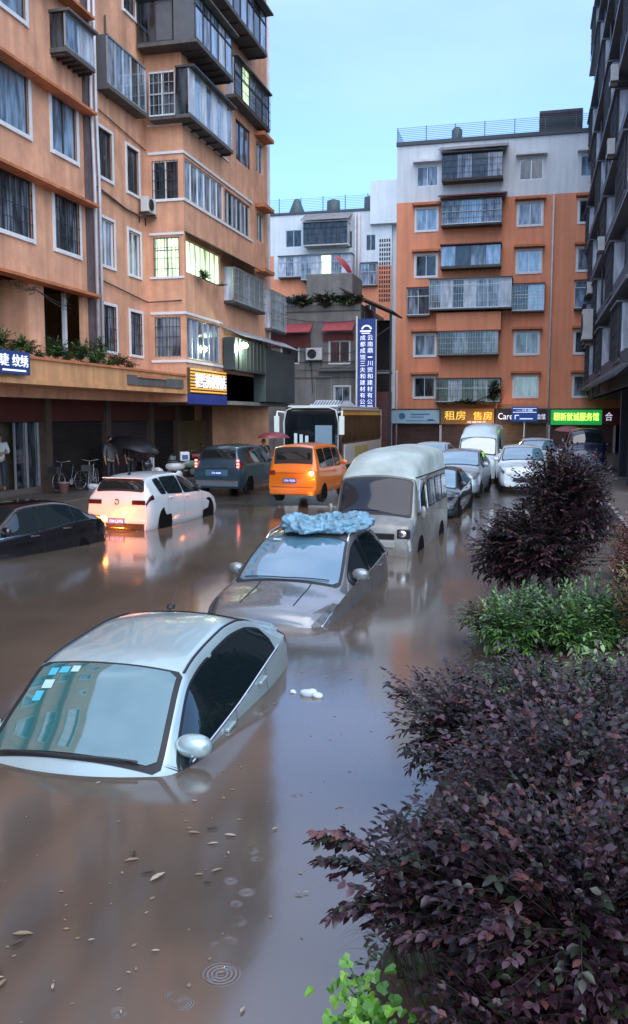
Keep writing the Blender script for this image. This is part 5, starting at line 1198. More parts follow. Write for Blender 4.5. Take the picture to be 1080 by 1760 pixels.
def shrub(name, label, cat, base, lobes, nb, leaf, mats, wts, r, group=None, sprays=(), twig=.004, lps=14, spread=.8, stems=7, trunk=None):
    """base: ground point; lobes: ellipsoids (centre, radii, weight) the twigs end in; leaves sit in pairs along every twig"""
    t_ = thing(name, label, cat, base, group=group); B = Vector(base)
    st = MB(); fo = MB(); mains = []
    hub = B
    if trunk:
        hub = Vector(trunk[0]); st.tube([B, B.lerp(hub, .5) + Vector((.03, -.02, 0)), hub], trunk[1], 8, trunk[1] * .7)
    tot = sum(l[2] for l in lobes)
    for (c, rad, wt) in lobes:
        c = Vector(c); rad = Vector(rad); k = max(2, int(stems * wt / tot * len(lobes) / 2))
        limbs = []
        for _ in range(k):
            q = c + Vector([a * b_ for a, b_ in zip(rv(r) * .5, rad)])
            mid = hub.lerp(q, .5) + Vector((r.uniform(-.08, .08), r.uniform(-.08, .08), -.02))
            st.tube([hub, mid, q], .014 if not trunk else .02, 5, .005); limbs.append((mid, q))
        for _ in range(int(nb * wt / tot)):
            v = rv(r).normalized() * (r.random() ** .42)
            end = c + Vector((v.x * rad.x, v.y * rad.y, v.z * rad.z)) * (1 + .16 * noise.noise(Vector((v.x * 2.2, v.y * 2.2, v.z * 2.2 + c.x))) * 2)
            if end.z < base[2] + .02: continue
            a, q = r.choice(limbs); s0 = a.lerp(q, r.random())
            dirn = (end - s0); ln = dirn.length
            tl = min(ln, .32 + .2 * r.random()); s1 = end - dirn.normalized() * tl
            if r.random() < .25: st.tube([s0, s1, end], twig, 3, twig * .5)
            else: st.tube([s1, end], twig * .8, 3, twig * .4)
            twigleaves(fo, s1, end, leaf, wts, r, lps, spread)
    for (p0, p1, n_) in sprays:
        p0 = Vector(p0); p1 = Vector(p1)
        for _ in range(n_):
            e = p1 + rv(r) * .07; m_ = p0.lerp(e, .5) + rv(r) * .03 + Vector((0, 0, .04)); st.tube([p0, m_, e], twig, 4, twig * .4)
            twigleaves(fo, m_, e, leaf, wts, r, lps, spread); twigleaves(fo, p0.lerp(m_, .4), m_, leaf, wts, r, int(lps * .6), spread)
    st.build('stem', BARK, t_, merge=False, smooth=True)
    fo.build('foliage', mats, t_, merge=False, smooth=True)
    return t_
def twigleaves(fo, a, b_, leaf, wts, r, n, spread):
    d = (b_ - a); ln = d.length
    if ln < 1e-4: return
    dn = d.normalized(); side = dn.cross(Vector((r.uniform(-.3, .3), r.uniform(-.3, .3), 1))).normalized()
    base = r.random(); mi = 0; acc = 0
    for i, w_ in enumerate(wts):
        acc += w_
        if base <= acc: mi = i; break
    for i in range(n):
        t = (i // 2 + .5) / (n / 2); p = a.lerp(b_, t); sg = 1 if i % 2 else -1
        dd = side * sg * spread + dn * .7 + rv(r) * .45
        s_ = r.uniform(.5, 1.3)
        m2 = mi if r.random() < .75 else r.randrange(len(wts))
        add_leaf(fo, p, dd, leaf[0] * s_, leaf[1] * s_, Vector((r.uniform(-.5, .5), r.uniform(-.5, .5), 1)), r.uniform(-.1, .5), m2)
    add_leaf(fo, b_, dn, leaf[0], leaf[1], Vector((0, 0, 1)), .2, mi)

r1 = random.Random(11)
PW = (.42, .28, .16, .10, .04)
shrub('shrub', 'large dark purple shrub filling the lower right corner, nearest the viewer', 'shrub', (.25, 3.9, .1),
      [((.28, 3.85, .75), (.80, .55, .62), 3.0), ((-.22, 4.2, .70), (.55, .55, .42), 1.5), ((.25, 4.7, 1.05), (.85, .55, .45), 1.6), ((-.5, 4.1, .62), (.36, .35, .32), 1.1), ((-.05, 3.55, .35), (.42, .4, .42), 1.0), ((.95, 4.2, .9), (.5, .7, .6), .9)], 2300, (.052, .033), PUR, PW, r1, lps=14,
      sprays=[((-.72, 4.1, .7), (-.98, 4.05, .80), 5), ((-.7, 4.15, .6), (-.98, 4.1, .62), 5), ((-.62, 4.0, .5), (-.90, 3.95, .45), 5)])
shrub('shrub', 'purple shrub with thin arching twigs right behind the nearest shrub', 'shrub', (.15, 6.3, .15),
      [((.15, 6.1, .85), (.85, .7, .50), 2.2), ((-.50, 6.3, .68), (.55, .6, .48), 1.4), ((.95, 6.4, .9), (.6, .7, .5), 1.2), ((.2, 5.4, .8), (.8, .5, .45), 1.0)], 1500, (.050, .027), PUR, (.38, .22, .14, .22, .04), r1,
      sprays=[((-.7, 6.2, .7), (-1.05, 6.3, .95), 3), ((-.8, 6.6, .6), (-1.05, 6.7, .7), 3)])
shrub('tree', 'small round dark purple tree beyond the green bed, in front of the white car', 'tree', (.42, 12.9, .25),
      [((.12, 12.8, 1.25), (.85, .7, .60), 2.0), ((.40, 13.0, 1.9), (.72, .6, .60), 1.8), ((-.42, 12.9, 1.0), (.55, .5, .62), 1.2), ((.78, 13.1, 1.6), (.42, .5, .72), 1.0), ((.2, 12.7, .85), (.85, .6, .38), .9)], 2500, (.070, .036), PUR, PW, r1, trunk=((.4, 12.9, .95), .045), twig=.006)
for i, (x, y, s_, m_, w_, lb) in enumerate(((-.30, 10.0, .7, GRN, (.3, .4, .1, .2), 'leafy bright green plant at the water edge below the round purple tree'),
      (.35, 10.1, .8, GRN, (.35, .3, .2, .15), 'taller green plant with pale tips in the middle of the bed'),
      (1.2, 10.4, 1.0, OLV, (.3, .35, .25, .1), 'yellow brown bush at the right edge of the bed'),
      (-.02, 10.6, .7, GRN, (.5, .2, .05, .25), 'mid green plant squeezed between the two brighter green plants'),
      (.75, 10.5, .8, GRN, (.4, .2, .1, .3), 'green plant leaning against the yellow brown bush'),
      (-.55, 10.9, .4, OLV, (.2, .2, .5, .1), 'low mossy plant at the very water edge of the bed'),
      (.75, 8.3, .5, GRN, (.2, .1, .5, .2), 'pale leaved low plant behind the purple shrubs at the right'),
      (-.05, 8.4, .36, GRN, (.4, .1, .1, .4), 'low deep green plant just behind the twiggy purple shrub'))):
    shrub('plant', lb, 'plant', (x, y, .2), [((x, y, .2 + s_ * .55), (.42, .45, s_ * .55), 1), ((x + .15, y - .2, .2 + s_ * .4), (.35, .35, s_ * .45), .8)], 240, (.085, .026) if i != 6 else (.12, .05), m_, w_, r1, stems=8)
for (x, y, lb) in ((1.35, 12.6, 'rust coloured shrub to the right of the round purple tree'), (1.55, 14.8, 'copper brown shrub behind the rust coloured one')):
    shrub('shrub', lb, 'shrub', (x, y, .3), [((x, y, .85), (.42, .5, .55), 1), ((x + .1, y, .6), (.45, .4, .4), 1)], 260, (.06, .032), RUS, (.4, .3, .3), r1)
for (x, y, h_, lb) in ((-.25, 17.2, .7, 'low dark purple shrub behind the round tree beside the parked van'), (.6, 18.6, .9, 'dark purple shrub far back in the bed near the white car'), (1.3, 19.8, 1.0, 'dark purple shrub at the far end of the bed by the yard')):
    shrub('shrub', lb, 'shrub', (x, y, .15), [((x, y, .15 + h_ * .6), (.6, .7, h_ * .5), 1), ((x + .2, y + .2, .2 + h_ * .5), (.5, .5, h_ * .45), 1)], 200, (.07, .04), PUR, PW, r1)
# broad-leaved vine in the bottom corner
t_ = thing('vine', 'bright green vine with broad leaves at the bottom edge beside the water', 'vine', (-.62, 3.55, .1)); b = MB(); st = MB(); r2 = random.Random(5)
LV = (.16, .34, .02)
for i in range(100):
    p = Vector((-.66 + r2.gauss(0, .09), 3.46 + r2.uniform(-.22, .28), .10 + r2.uniform(0, .36) * (1 - i / 200))); s_ = r2.uniform(.022, .042)
    nrm = Vector((r2.uniform(-.4, .2), r2.uniform(-.9, -.2), r2.uniform(.5, 1))).normalized(); a = nrm.orthogonal().normalized(); c = nrm.cross(a)
    rot = r2.uniform(0, 6.28); o = len(b.v); b.v.append(tuple(p + nrm * -.006))
    for k in range(10):
        th = rot + 2 * math.pi * k / 10; rr = s_ * (1.15, .95, .72, 1.0, .85, .35, .85, 1.0, .72, .95)[k]
        b.v.append(tuple(p + a * (rr * math.cos(th)) + c * (rr * math.sin(th)) + nrm * (.006 * math.sin(k))))
    for k in range(10): b.f.append((o, o + 1 + k, o + 1 + (k + 1) % 10)); b.mi.append(i % 3)
    if i % 3 == 0: st.tube([(-.60, 3.6, .1), p.lerp(Vector((-.6, 3.6, .1)), .5) + Vector((0, 0, .03)), p], .003, 4)
b.build('foliage', [leafmat('vine_leaf', (.075, .22, .012), .35), leafmat('vine_leaf_pale', (.12, .28, .02), .4), leafmat('vine_leaf_deep', (.04, .14, .01), .35)], t_, merge=False); st.build('stem', GRN[0], t_, merge=False)
# arching grass blades over the water
t_ = thing('grass_tuft', 'thin dark grass blades arching over the water above the bright vine', 'grass tuft', (-.55, 4.0, .15)); b = MB(); r2 = random.Random(3)
for i in range(46):
    p0 = Vector((-.50 + r2.uniform(-.1, .12), 4.0 + r2.uniform(-.15, .15), .12)); an = r2.uniform(1.9, 4.3); L_ = r2.uniform(.25, .55); h_ = r2.uniform(.18, .45)
    d = Vector((math.cos(an), math.sin(an) * .6, 0)); s_ = d.cross(Vector((0, 0, 1))).normalized() * .004; pts = []
    for k in range(7):
        t = k / 6; pts.append(p0 + d * (L_ * t ** 1.3) + Vector((0, 0, h_ * math.sin(t * 2.2))))
    o = len(b.v)
    for k, p in enumerate(pts): e = s_ * (1 - k / 6.5); b.v += [tuple(p + e), tuple(p - e)]
    for k in range(6): b.f.append((o + 2 * k, o + 2 * k + 1, o + 2 * k + 3, o + 2 * k + 2)); b.mi.append(i % 3)
b.build('blade', [GRN[3], GRN[0], OLV[3]], t_, merge=False)
# litter of fallen leaves and low growth over the soil
b = MB(); r2 = random.Random(9)
for i in range(9000):
    x = -.85 + 2.8 * r2.random(); y = 2.5 + 18.5 * r2.random() ** 1.5
    zz = .0 + .26 * min(1, (x + .92) / .9) + .05 * r2.random()
    a = r2.uniform(0, 6.28); add_leaf(b, Vector((x, y, zz)), Vector((math.cos(a), math.sin(a), r2.uniform(-.2, .9))), .06, .025, Vector((0, 0, 1)), .2, r2.randrange(6))
tag(b.build('ground_cover', [GRN[3], OLV[3], OLV[2], PUR[1], GRN[0], RUS[2]], merge=False), kind='stuff')

# plants on the terrace edge over the canopy
for i, (y, s_, m_, lb) in enumerate(((20.0, .35, GRN, 'trailing plant on the canopy above the blue shop sign'), (21.6, .45, GRN, 'low plant on the canopy edge in front of the pinkish pier'), (23.0, .5, GRN, 'dark bushy plant on the canopy edge right of the pinkish pier'), (24.0, .65, GRN, 'tallest dark green plant on the canopy edge beside the downpipes'), (18.9, .5, GRN, 'bushy plant on the canopy at the left picture edge'), (25.3, .3, OLV, 'small straggly plant on the canopy just right of the downpipes'))):
    shrub('potted_plant', lb, 'plant', (-12.75, y, 4.47), [((-12.7, y, 4.5 + s_ * .5), (.35, .75, s_ * .8), 1), ((-12.35, y + .2, 4.42), (.2, .5, .22), .5)], 150, (.09, .035), m_, (.2, .08, .07, .65), r1, stems=5)
shrub('hanging_plant', 'dry creeper hanging under the ceiling of the first floor terrace', 'plant', (-13.2, 21.5, 6.3), [((-13.15, 20.6, 6.15), (.2, 1.4, .28), 1), ((-13.2, 23.2, 5.8), (.2, .9, .6), .8)], 220, (.08, .03), [OLV[3], GRN[3], OLV[2]], (.4, .4, .2), r1)
shrub('potted_plant', 'small green plant on the ledge of the green lit balcony', 'plant', (-11.85, 30.4, 7.85), [((-11.8, 30.4, 8.0), (.2, .5, .2), 1), ((-11.75, 32.1, 7.85), (.15, .6, .12), .5)], 90, (.08, .035), GRN, (.3, .1, .0, .6), r1, stems=4)
# overgrown roof of the grey house
for i, (x, w_, h_, lb) in enumerate(((-14.9, .9, .55, 'shaggy roof plant at the left end of the grey house'), (-13.4, .9, .6, 'grey green roof plant in front of the stair house'), (-12.0, .9, .7, 'roof plant left of the middle of the grey house parapet'), (-10.6, .9, .55, 'roof plant at the right end of the grey house parapet'))):
    shrub('roof_plant', lb, 'plant', (x, 50.2, 9.3), [((x, 50.0, 9.3 + h_ * .5), (w_, .5, h_ * .6), 1), ((x + .2, 49.75, 9.15), (w_ * .9, .25, .3), .7)], 230, (.20, .07), [GRN[3], OLV[2], leafmat('leaf_grey_green', (.11, .12, .08)), OLV[3]], (.4, .25, .2, .15), r1, group=None, stems=5)
shrub('balcony_plant', 'straggly plants on the lowest cage balcony of the far orange building', 'plant', (-4.4, 58.9, 3.7), [((-4.4, 58.9, 3.75), (2.0, .3, .25), 1), ((-2.6, 59.0, 4.6), (.4, .3, .8), .6)], 160, (.2, .07), [OLV[3], GRN[3]], (.5, .5), r1)
0 and shrub('tree', 'dark bush at the foot of the right building before the green sign', 'tree', (2.0, 55, .5), [((2.2, 55, 4.5), (.9, .8, .9), 1), ((2.4, 55, 3.6), (.7, .7, .6), .5)], 200, (.2, .08), [GRN[3], OLV[3]], (.7, .3), r1, trunk=((2.2, 55, 3.2), .08))

# ------------------------------------------------------------------ floating debris
FL = [mat('dry_leaf_tan', (.22, .16, .09), .5, var=.3, vscale=20), mat('dry_leaf_pale', (.36, .30, .20), .5, var=.3, vscale=20), mat('dry_leaf_dark', (.05, .032, .02), .5)]
from_px = [(-2.28, 5.42, .09, .1), (-2.18, 5.5, .10, .5), (-2.02, 5.45, .09, 0), (-2.08, 5.3, .07, .4), (-2.53, 4.95, .10, .5), (-2.5, 5.02, .08, 2.0), (-2.36, 4.83, .10, .7), (-2.26, 4.76, .13, 1.2), (-2.02, 4.9, .06, .3), (-1.93, 4.96, .08, .8), (-1.94, 4.84, .06, 0), (-2.14, 4.42, .03, 1),
           (-2.33, 4.10, .04, .6), (-2.77, 4.05, .12, .3), (-2.72, 3.95, .09, 1.0), (-2.62, 3.72, .12, 2.7), (-2.7, 3.65, .12, .5), (-2.58, 3.62, .08, 1.5), (-2.3, 3.68, .05, 2), (-1.98, 3.75, .03, 1), (-1.88, 3.6, .03, 2), (-1.32, 3.75, .05, 1.4), (-1.35, 4.85, .06, .1), (-1.3, 4.87, .04, .4), (-3.3, 6.0, .05, 1), (-2.45, 5.9, .05, 0), (-1.95, 4.1, .05, .3), (-2.0, 3.9, .03, 0), (-1.72, 5.6, .05, 1), (-1.9, 5.2, .04, 2)]
for i, (x, y, L_, a) in enumerate(from_px):
    b = MB(); add_leaf(b, Vector((x, y, .012)), Vector((math.cos(a), math.sin(a), 0)), L_ * 1.0, L_ * .34, Vector((0, 0, 1)), .35, 0, droop=0.0)
    solo(b, 'floating_leaf', 'fallen leaf floating on the brown water', 'leaf', FL[(i * 5 + i // 3) % 3 if L_ > .05 else 1], group='fallen leaves floating on the flood', merge=False)
b = MB(); b.ell((-2.22, 8.57, .02), (.10, .05, .05), 14, 8); b.ell((-2.12, 8.53, .015), (.06, .045, .035), 10, 6); b.ell((-2.40, 8.6, .01), (.04, .03, .02), 8, 5)
for i, v in enumerate(b.v): b.v[i] = tuple(Vector(v) + Vector((0, 0, 1)) * .02 * noise.noise(Vector(v) * 22))
solo(b, 'plastic_bag', 'small white plastic bag floating beside the silver saloon', 'bag', mat('white_plastic', (.5, .58, .62), .35), smooth=True)

b = MB(); r2 = random.Random(21)
for i in range(260):
    x = r2.uniform(-5.5, -1.1); y = 3.4 + 9 * r2.random() ** 1.6; a = r2.uniform(0, 6.28); s_ = r2.uniform(.004, .014)
    b.quad(*[(x + s_ * math.cos(a + k * 1.57) * (1.8 if k % 2 else 1), y + s_ * math.sin(a + k * 1.57) * (1.8 if k % 2 else 1), .004) for k in range(4)])
tag(b.build('scum', [FL[0]], merge=False), kind='stuff')
# ------------------------------------------------------------------ people
def skin(name, verts, edges, radii, m, parent, sub=2):
    me = bpy.data.meshes.new(name); me.from_pydata(verts, edges, []); o = bpy.data.objects.new(name, me); COL.objects.link(o)
    md = o.modifiers.new('skin', 'SKIN'); md.use_smooth_shade = True
    if not me.skin_vertices: me.skin_vertices.new()
    sv = me.skin_vertices[0].data
    for i, r_ in enumerate(radii):
        sv[i].radius = r_ if isinstance(r_, tuple) else (r_, r_)
    sv[0].use_root = True
    o.modifiers.new('sub', 'SUBSURF').levels = sub; o.modifiers['sub'].render_levels = sub
    dg = bpy.context.evaluated_depsgraph_get(); nm = bpy.data.meshes.new_from_object(o.evaluated_get(dg)); o.modifiers.clear(); o.data = nm; bpy.data.meshes.remove(me)
    nm.materials.clear(); nm.materials.append(m)
    for p in nm.polygons: p.use_smooth = True
    if parent: o.parent = parent
    return o
SKIN_ = mat('skin_tone', (.36, .20, .13), .55); HAIR = mat('black_hair', (.012, .010, .010), .5)
def person(label, loc, rz, shirt, trousers, pose='stand', group=None):
    t_ = thing('person', label, 'person', loc, rz, group, local=True)
    # joints; local -y is forward; height 1.70
    J = dict(pel=(0, 0, .92), ab=(0, 0, 1.08), ch=(0, .01, 1.28), nk=(0, .01, 1.43), hb=(0, 0, 1.49), hm=(0, -.015, 1.58), ht=(0, 0, 1.655))
    if pose == 'cross': arms = {1: [(.19, .01, 1.38), (.25, -.02, 1.13), (.08, -.22, 1.12), (.0, -.24, 1.13)], -1: [(-.19, .01, 1.38), (-.25, -.02, 1.13), (-.08, -.20, 1.10), (.0, -.23, 1.07)]}
    elif pose == 'umbrella': arms = {1: [(.19, .01, 1.38), (.24, -.04, 1.14), (.12, -.22, 1.28), (.10, -.27, 1.35)], -1: [(-.19, .01, 1.38), (-.24, .0, 1.12), (-.25, -.06, .90), (-.25, -.09, .82)]}
    else: arms = {1: [(.19, .01, 1.38), (.24, .02, 1.12), (.25, -.05, .90), (.25, -.08, .81)], -1: [(-.19, .01, 1.38), (-.24, .0, 1.12), (-.25, -.06, .90), (-.25, -.09, .82)]}
    V = [J['pel'], J['ab'], J['ch'], J['nk'], J['hb'], J['hm'], J['ht']]; E_ = [(0, 1), (1, 2), (2, 3), (3, 4), (4, 5), (5, 6)]
    Rr = [(.13, .10), (.12, .09), (.15, .10), (.055, .055), (.062, .07), (.078, .095), (.055, .065)]
    for sg in (1, -1):
        k = len(V); A = arms[sg]; V += A; E_ += [(2, k), (k, k + 1), (k + 1, k + 2), (k + 2, k + 3)]; Rr += [.058, .044, .03, (.035, .018)]
        h = Vector(A[3]); d = (h - Vector(A[2])).normalized(); s_ = d.cross(Vector((0, 1, 0)) if pose != 'stand' else Vector((1, 0, 0))).normalized()
        for q, (off, ln) in enumerate(((-.026, .055), (-.009, .068), (.009, .064), (.026, .05))):
            a = h + s_ * off + d * .02; m1 = a + d * ln * .6; m2 = m1 + d * ln * .35 + Vector((0, .012, -.012))
            i0 = len(V); V += [tuple(a), tuple(m1), tuple(m2)]; E_ += [(k + 3, i0), (i0, i0 + 1), (i0 + 1, i0 + 2)]; Rr += [.010, .009, .008]
        a = h - s_ * .03 - d * .01; m1 = a - s_ * .02 + d * .03; i0 = len(V); V += [tuple(a), tuple(m1)]; E_ += [(k + 3, i0), (i0, i0 + 1)]; Rr += [.011, .009]
    for sg in (1, -1):
        k = len(V); V += [(sg * .09, 0, .86), (sg * .10, -.01, .48), (sg * .105, .03, .09), (sg * .11, -.12, .04)]; E_ += [(0, k), (k, k + 1), (k + 1, k + 2), (k + 2, k + 3)]; Rr += [.085, .058, .04, (.04, .03)]
    skin('body', V, E_, Rr, SKIN_, t_)
    # shirt and trousers as slightly larger skins
    V = [(0, 0, .84), J['ab'], J['ch'], (0, .01, 1.40)]; E_ = [(0, 1), (1, 2), (2, 3)]; Rr = [(.17, .135), (.155, .13), (.175, .125), (.075, .07)]
    for sg in (1, -1): k = len(V); A = arms[sg]; V += [A[0], A[1], tuple(Vector(A[1]).lerp(Vector(A[2]), .35))]; E_ += [(2, k), (k, k + 1), (k + 1, k + 2)]; Rr += [.075, .062, .052]
    skin('shirt', V, E_, Rr, shirt, t_)
    V = [(0, 0, .94)]; E_ = []; Rr = [(.145, .115)]
    for sg in (1, -1): k = len(V); V += [(sg * .09, 0, .84), (sg * .10, -.01, .48), (sg * .105, .03, .10)]; E_ += [(0, k), (k, k + 1), (k + 1, k + 2)]; Rr += [.10, .075, .06]
    skin('trousers', V, E_, Rr, trousers, t_)
    b = MB(); b.ell((0, .018, 1.61), (.088, .10, .10), 16, 10)
    b.v = [(x, max(y, -.055) if z > 1.56 else max(y, .03), max(z, 1.53)) for x, y, z in b.v]; b.build('hair', HAIR, t_, smooth=True)
    b = MB(); b.ell((0, -.115, 1.565), (.012, .016, .022), 8, 6); o = b.build('nose', SKIN_, t_, smooth=True)
    for sg in (1, -1):
        b = MB(); b.ell((sg * .032, -.098, 1.585), (.012, .006, .006), 8, 5); b.build('eye', TRIM, t_, smooth=True)
        b = MB(); b.ell((sg * .088, .0, 1.575), (.010, .018, .03), 8, 6); b.build('ear', SKIN_, t_, smooth=True)
    b = MB(); b.ell((0, -.10, 1.53), (.025, .007, .006), 8, 5); b.build('mouth', mat('lip', (.22, .08, .07), .5), t_, smooth=True)
    return t_
def umbrella(label, c, r_, m, tilt=(0, 0), hgt=.75):
    """c = crown top"""
    t_ = thing('umbrella', label, 'umbrella', (c[0], c[1], c[2] - hgt), local=True); t_.rotation_euler = (tilt[0], tilt[1], 0)
    b = MB(); n = 16; k = 7
    for i in range(k + 1):
        t = i / k
        for j in range(n):
            a = 2 * math.pi * j / n; sc = 1 - (.05 if j % 2 else 0) * t; b.v.append((r_ * math.sin(t * 1.25) / math.sin(1.25) * math.cos(a) * sc, r_ * math.sin(t * 1.25) / math.sin(1.25) * math.sin(a) * sc, hgt - r_ * .5 * (1 - math.cos(t * 1.25)) - (.02 * t if j % 2 == 0 else 0)))
    for i in range(k):
        for j in range(n): b.f.append((i * n + j, (i + 1) * n + j, (i + 1) * n + (j + 1) % n, i * n + (j + 1) % n)); b.mi.append(0)
    b.build('canopy', m, t_, smooth=True, merge=False)
    b = MB(); b.tube([(0, 0, hgt + .05), (0, 0, 0)], .008, 6); b.build('shaft', DKALU, t_)
    return t_
BLACKC = mat('black_cloth', (.018, .018, .022), .6); WHITEC = mat('white_shirt', (.55, .54, .52), .7, var=.2, vscale=8); NAVYC = mat('navy_cloth', (.02, .03, .06), .7)
GREYC = mat('grey_cloth', (.12, .12, .13), .7, var=.2)
person('person in a white shirt with folded arms in the shop doorway at the left edge', (-15.35, 22.75, .70), R(35), WHITEC, NAVYC, 'cross')
person('person in dark clothes standing under the large black umbrella', (-13.6, 27.75, .52), R(70), BLACKC, BLACKC, 'umbrella')
person('person with a pale face in grey beside the black umbrella', (-13.95, 27.0, .52), R(60), GREYC, BLACKC, 'stand')
umbrella('large black umbrella tilted over people in front of the dark shops', (-13.35, 27.3, 2.20), .9, mat('black_umbrella', (.012, .012, .016), .45), (0, .25), .85)
person('person in dark clothes under the maroon umbrella behind the blue people carrier', (-11.0, 34.9, .25), R(20), BLACKC, BLACKC, 'umbrella')
umbrella('maroon umbrella above the roof of the dark blue people carrier', (-10.5, 34.7, 2.25), .7, mat('maroon_umbrella', (.14, .02, .03), .5), (0, 0), .8)
person('person in dark clothes under the red umbrella before the pink shutter', (1.75, 46.5, .5), R(10), BLACKC, NAVYC, 'umbrella')
umbrella('dusky red umbrella in front of the shutters right of the white car', (1.7, 46.2, 2.4), .85, mat('dusky_red_umbrella', (.26, .07, .07), .5), (0, .1), .8)

# ------------------------------------------------------------------ bicycles, scooters and clutter on the pavement
def torus(b, c, R0, r_, n=28, k=6, axis='x'):
    for i in range(n):
        a = 2 * math.pi * i / n
        for j in range(k):
            p = 2 * math.pi * j / k; rr = R0 + r_ * math.cos(p)
            b.v.append((c[0] + r_ * math.sin(p), c[1] + rr * math.cos(a), c[2] + rr * math.sin(a)))
    o = len(b.v) - n * k
    for i in range(n):
        for j in range(k): b.f.append((o + i * k + j, o + ((i + 1) % n) * k + j, o + ((i + 1) % n) * k + (j + 1) % k, o + i * k + (j + 1) % k)); b.mi.append(b.cur)
def bicycle(label, loc, rz, col, group=None):
    t_ = thing('bicycle', label, 'bicycle', loc, rz, group, local=True); P = mat('cycle_paint_%d' % int(col[0] * 100), col, .35, .3)
    for y in (-.52, .52):
        b = MB(); torus(b, (0, y, .33), .315, .018); w_ = b.build('wheel', RUBBER, t_, smooth=True)
        b = MB(); torus(b, (0, y, .33), .29, .008, k=4)
        for i in range(12): a = i * math.pi / 6; b.tube([(0, y, .33), (0, y + .285 * math.cos(a), .33 + .285 * math.sin(a))], .0025, 3)
        b.build('rim', ALU, w_)
    b = MB()
    for p, q in (((0, .52, .33), (0, .05, .30)), ((0, .05, .30), (0, .18, .80)), ((0, .52, .33), (0, .16, .72)), ((0, .05, .30), (0, -.38, .70)), ((0, .16, .70), (0, -.36, .80)), ((0, -.36, .92), (0, -.52, .33))): b.tube([p, q], .016, 6)
    b.build('frame', P, t_)
    b = MB(); b.ell((0, .2, .84), (.07, .13, .035)); b.build('saddle', TRIM, t_, smooth=True)
    b = MB(); b.tube([(-.27, -.28, .98), (-.2, -.36, .97), (0, -.38, .93), (.2, -.36, .97), (.27, -.28, .98)], .013, 6); b.build('handlebar', ALU, t_)
    b = MB(); b.tube([(-.09, .05, .18), (-.02, .05, .30), (.02, .05, .30), (.09, .05, .42)], .012, 5); b.lathe([(0, -.004), (.09, -.004), (.09, .004), (0, .004)], (.02, .05, .30), 16, 'x'); b.build('crank', ALU, t_)
    b = MB(); b.box(-.16, .16, -.82, -.58, .62, .63); b.box(-.16, -.15, -.82, -.58, .63, .82); b.box(.15, .16, -.82, -.58, .63, .82); b.box(-.15, .15, -.82, -.81, .63, .82); b.box(-.15, .15, -.59, -.58, .63, .82); b.build('basket', DKALU, t_)
    return t_
bicycle('bicycle with a pale mudguard leaning by the dark shutter', (-14.1, 26.0, .52), R(15), (.35, .35, .33))
bicycle('dark bicycle lying close to the pink bucket on the pavement', (-14.3, 24.9, .52), R(-10), (.03, .03, .04))
def scooter(label, loc, rz, col, box=None, group=None):
    t_ = thing('scooter', label, 'scooter', loc, rz, group, local=True); P = mat('scooter_paint_%d' % int(col[0] * 100 + col[2] * 10), col, .3, coat=.5)
    for y in (-.58, .52):
        b = MB(); torus(b, (0, y, .23), .18, .05); w_ = b.build('wheel', RUBBER, t_, smooth=True); b = MB(); b.lathe([(0, -.03), (.13, -.02), (.13, .02), (0, .03)], (0, y, .23), 16, 'x'); b.build('rim', ALU, w_)
    b = MB(); b.ell((0, .38, .52), (.15, .38, .17), 16, 10); b.box(-.13, .13, -.35, .2, .24, .30); b.box(-.17, .17, -.46, -.40, .3, .86); b.ell((0, -.5, .72), (.15, .09, .16), 14, 8); b.build('body', P, t_, smooth=False, bevel=.02)
    b = MB(); b.ell((0, .30, .70), (.13, .33, .06), 16, 8, pw=.8); b.build('seat', TRIM, t_, smooth=True)
    b = MB(); b.tube([(0, -.58, .25), (0, -.44, .95)], .025, 8); b.tube([(-.32, -.34, 1.0), (0, -.43, .98), (.32, -.34, 1.0)], .014, 6); b.build('handlebar', DKALU, t_)
    for sg in (1, -1):
        b = MB(); b.tube([(sg * .2, -.38, 1.0), (sg * .25, -.4, 1.15)], .006, 4); b.ell((sg * .26, -.4, 1.18), (.05, .012, .035)); b.build('mirror', TRIM, t_, smooth=True)
    b = MB(); b.ell((0, -.56, .80), (.07, .04, .06)); b.build('headlight', HEADL, t_, smooth=True)
    if box:
        b = MB(); b.box(-.2, .2, .55, .9, .72, 1.06); o = b.build('top_box', box[0], t_, bevel=.03)
        b = MB(); b.box(-.14, .14, .9, .91, .78, .95); b.box(.2, .21, .62, .84, .78, .95); b.build('panel', box[1], o)
    return t_
WBX = mat('white_box', (.6, .62, .66), .4); BBX = mat('blue_box_panel', (.04, .07, .22), .4)
scooter('scooter with a white and blue carrier box behind the white hatchback', (-13.3, 30.0, .52), R(-60), (.5, .5, .5), (WBX, BBX))
scooter('dark scooter nearest the black umbrella', (-13.4, 28.4, .52), R(40), (.03, .03, .035))
scooter('pale green scooter between the white box scooter and the blue people carrier', (-13.3, 31.6, .52), R(-30), (.2, .3, .25))
scooter('red scooter close to the blue people carrier', (-13.2, 32.8, .52), R(200), (.3, .03, .03))
scooter('black scooter with a light seat by the olive shutter', (-13.6, 34.3, .52), R(160), (.05, .05, .06))
b = MB(); b.lathe([(.13, 0), (.17, .30), (.18, .30), (.18, .33), (.16, .33), (.125, .02), (0, .02)], (-14.2, 24.35, .52), 20); solo(b, 'bucket', 'pinkish plastic bucket on the pavement before the dark shutter', 'bucket', mat('pink_plastic', (.30, .17, .16), .45), smooth=True)
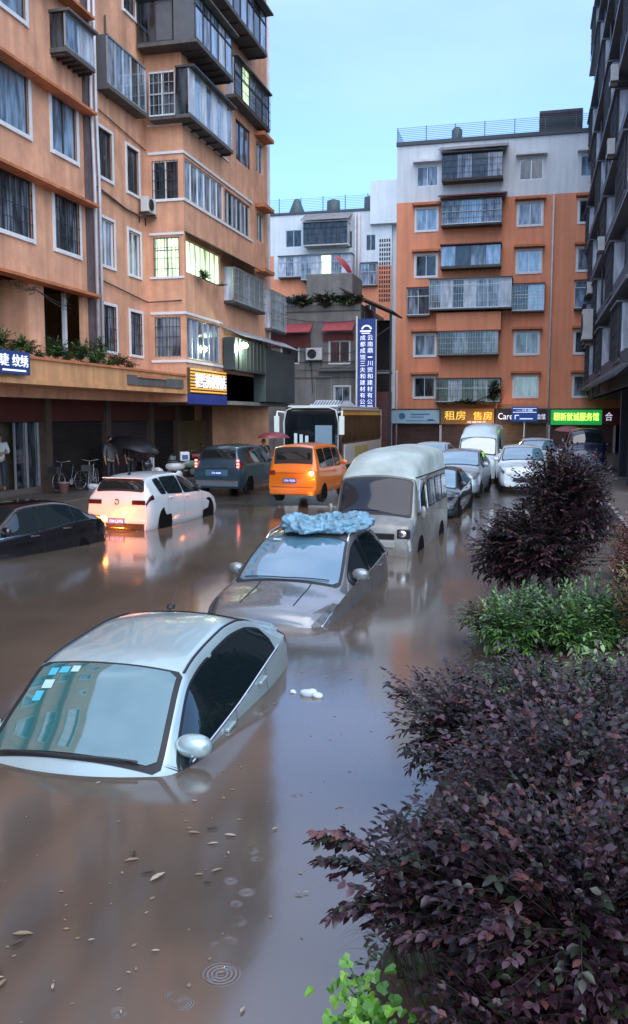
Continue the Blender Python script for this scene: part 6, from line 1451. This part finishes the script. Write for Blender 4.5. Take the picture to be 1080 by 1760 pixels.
def heap(name, label, cat, c, r_, m, seed):
    b = MB(); b.ell(c, r_, 22, 12, pw=.9); b.v = [tuple(Vector(v) + (Vector(v) - Vector(c)) * .35 * noise.noise(Vector(v) * 6 + Vector((seed, 0, 0)))) for v in b.v]; return solo(b, name, label, cat, m, smooth=True)
heap('sack', 'white sack lying on the pavement beside the bicycles', 'sack', (-13.9, 25.6, .62), (.2, .14, .10), WBX, 1)
heap('sack', 'small white bundle at the kerb left of the white hatchback', 'sack', (-13.1, 24.6, .60), (.1, .1, .09), WBX, 4)
heap('sack', 'pale sack on the pavement behind the roof of the white hatchback', 'sack', (-13.2, 29.0, .95), (.25, .18, .12), WBX, 7)
# lit display board in the shop
t_ = thing('lit_display', 'bright warm white display case with shelves glowing in the dark shop front', 'display case', (-14.4, 41, .9))
fD = lambda u, z, n: (-14.4 + n, 41.1 + (u + 14.25) * 2.6, (z - .9) * .62 + 1.5)
b = MB(); b.box(-14.75, -13.75, .9, 2.75, -.3, 0, fD); b.build('case', DKALU, t_)
b = MB(); b.box(-14.7, -13.8, .95, 2.7, .002, .02, fD); b.build('back_panel', mat('display_glow', (.9, .8, .6), .5, emit=(1, .80, .50), es=1.5), t_)
b = MB(); rr = random.Random(2)
for z in (1.2, 1.5, 1.8, 2.1, 2.4):
    b.box(-14.7, -13.8, z, z + .03, .021, .12, fD); x = -14.65
    while x < -13.9:
        w_ = rr.uniform(.05, .14)
        if rr.random() < .65: b.box(x, x + w_, z + .031, z + rr.uniform(.1, .2), .03, .10, fD)
        x += w_ + .02
b.build('shelf', mat('goods', (.10, .06, .03), .6, var=.5, vscale=14), t_)
pl = bpy.data.lights.new('display_light', 'POINT'); pl.energy = 15; pl.color = (1, .8, .5); po = bpy.data.objects.new('display_light', pl); COL.objects.link(po); po.parent = t_; po.location = (.8, 0, 1.2)
# red parasol on the white building's roof terrace
umbrella('folded red parasol leaning on the roof of the grey house stair block', (-12.2, 52.6, 12.5), .8, mat('red_parasol', (.35, .04, .05), .6), (0, .9), 1.2)
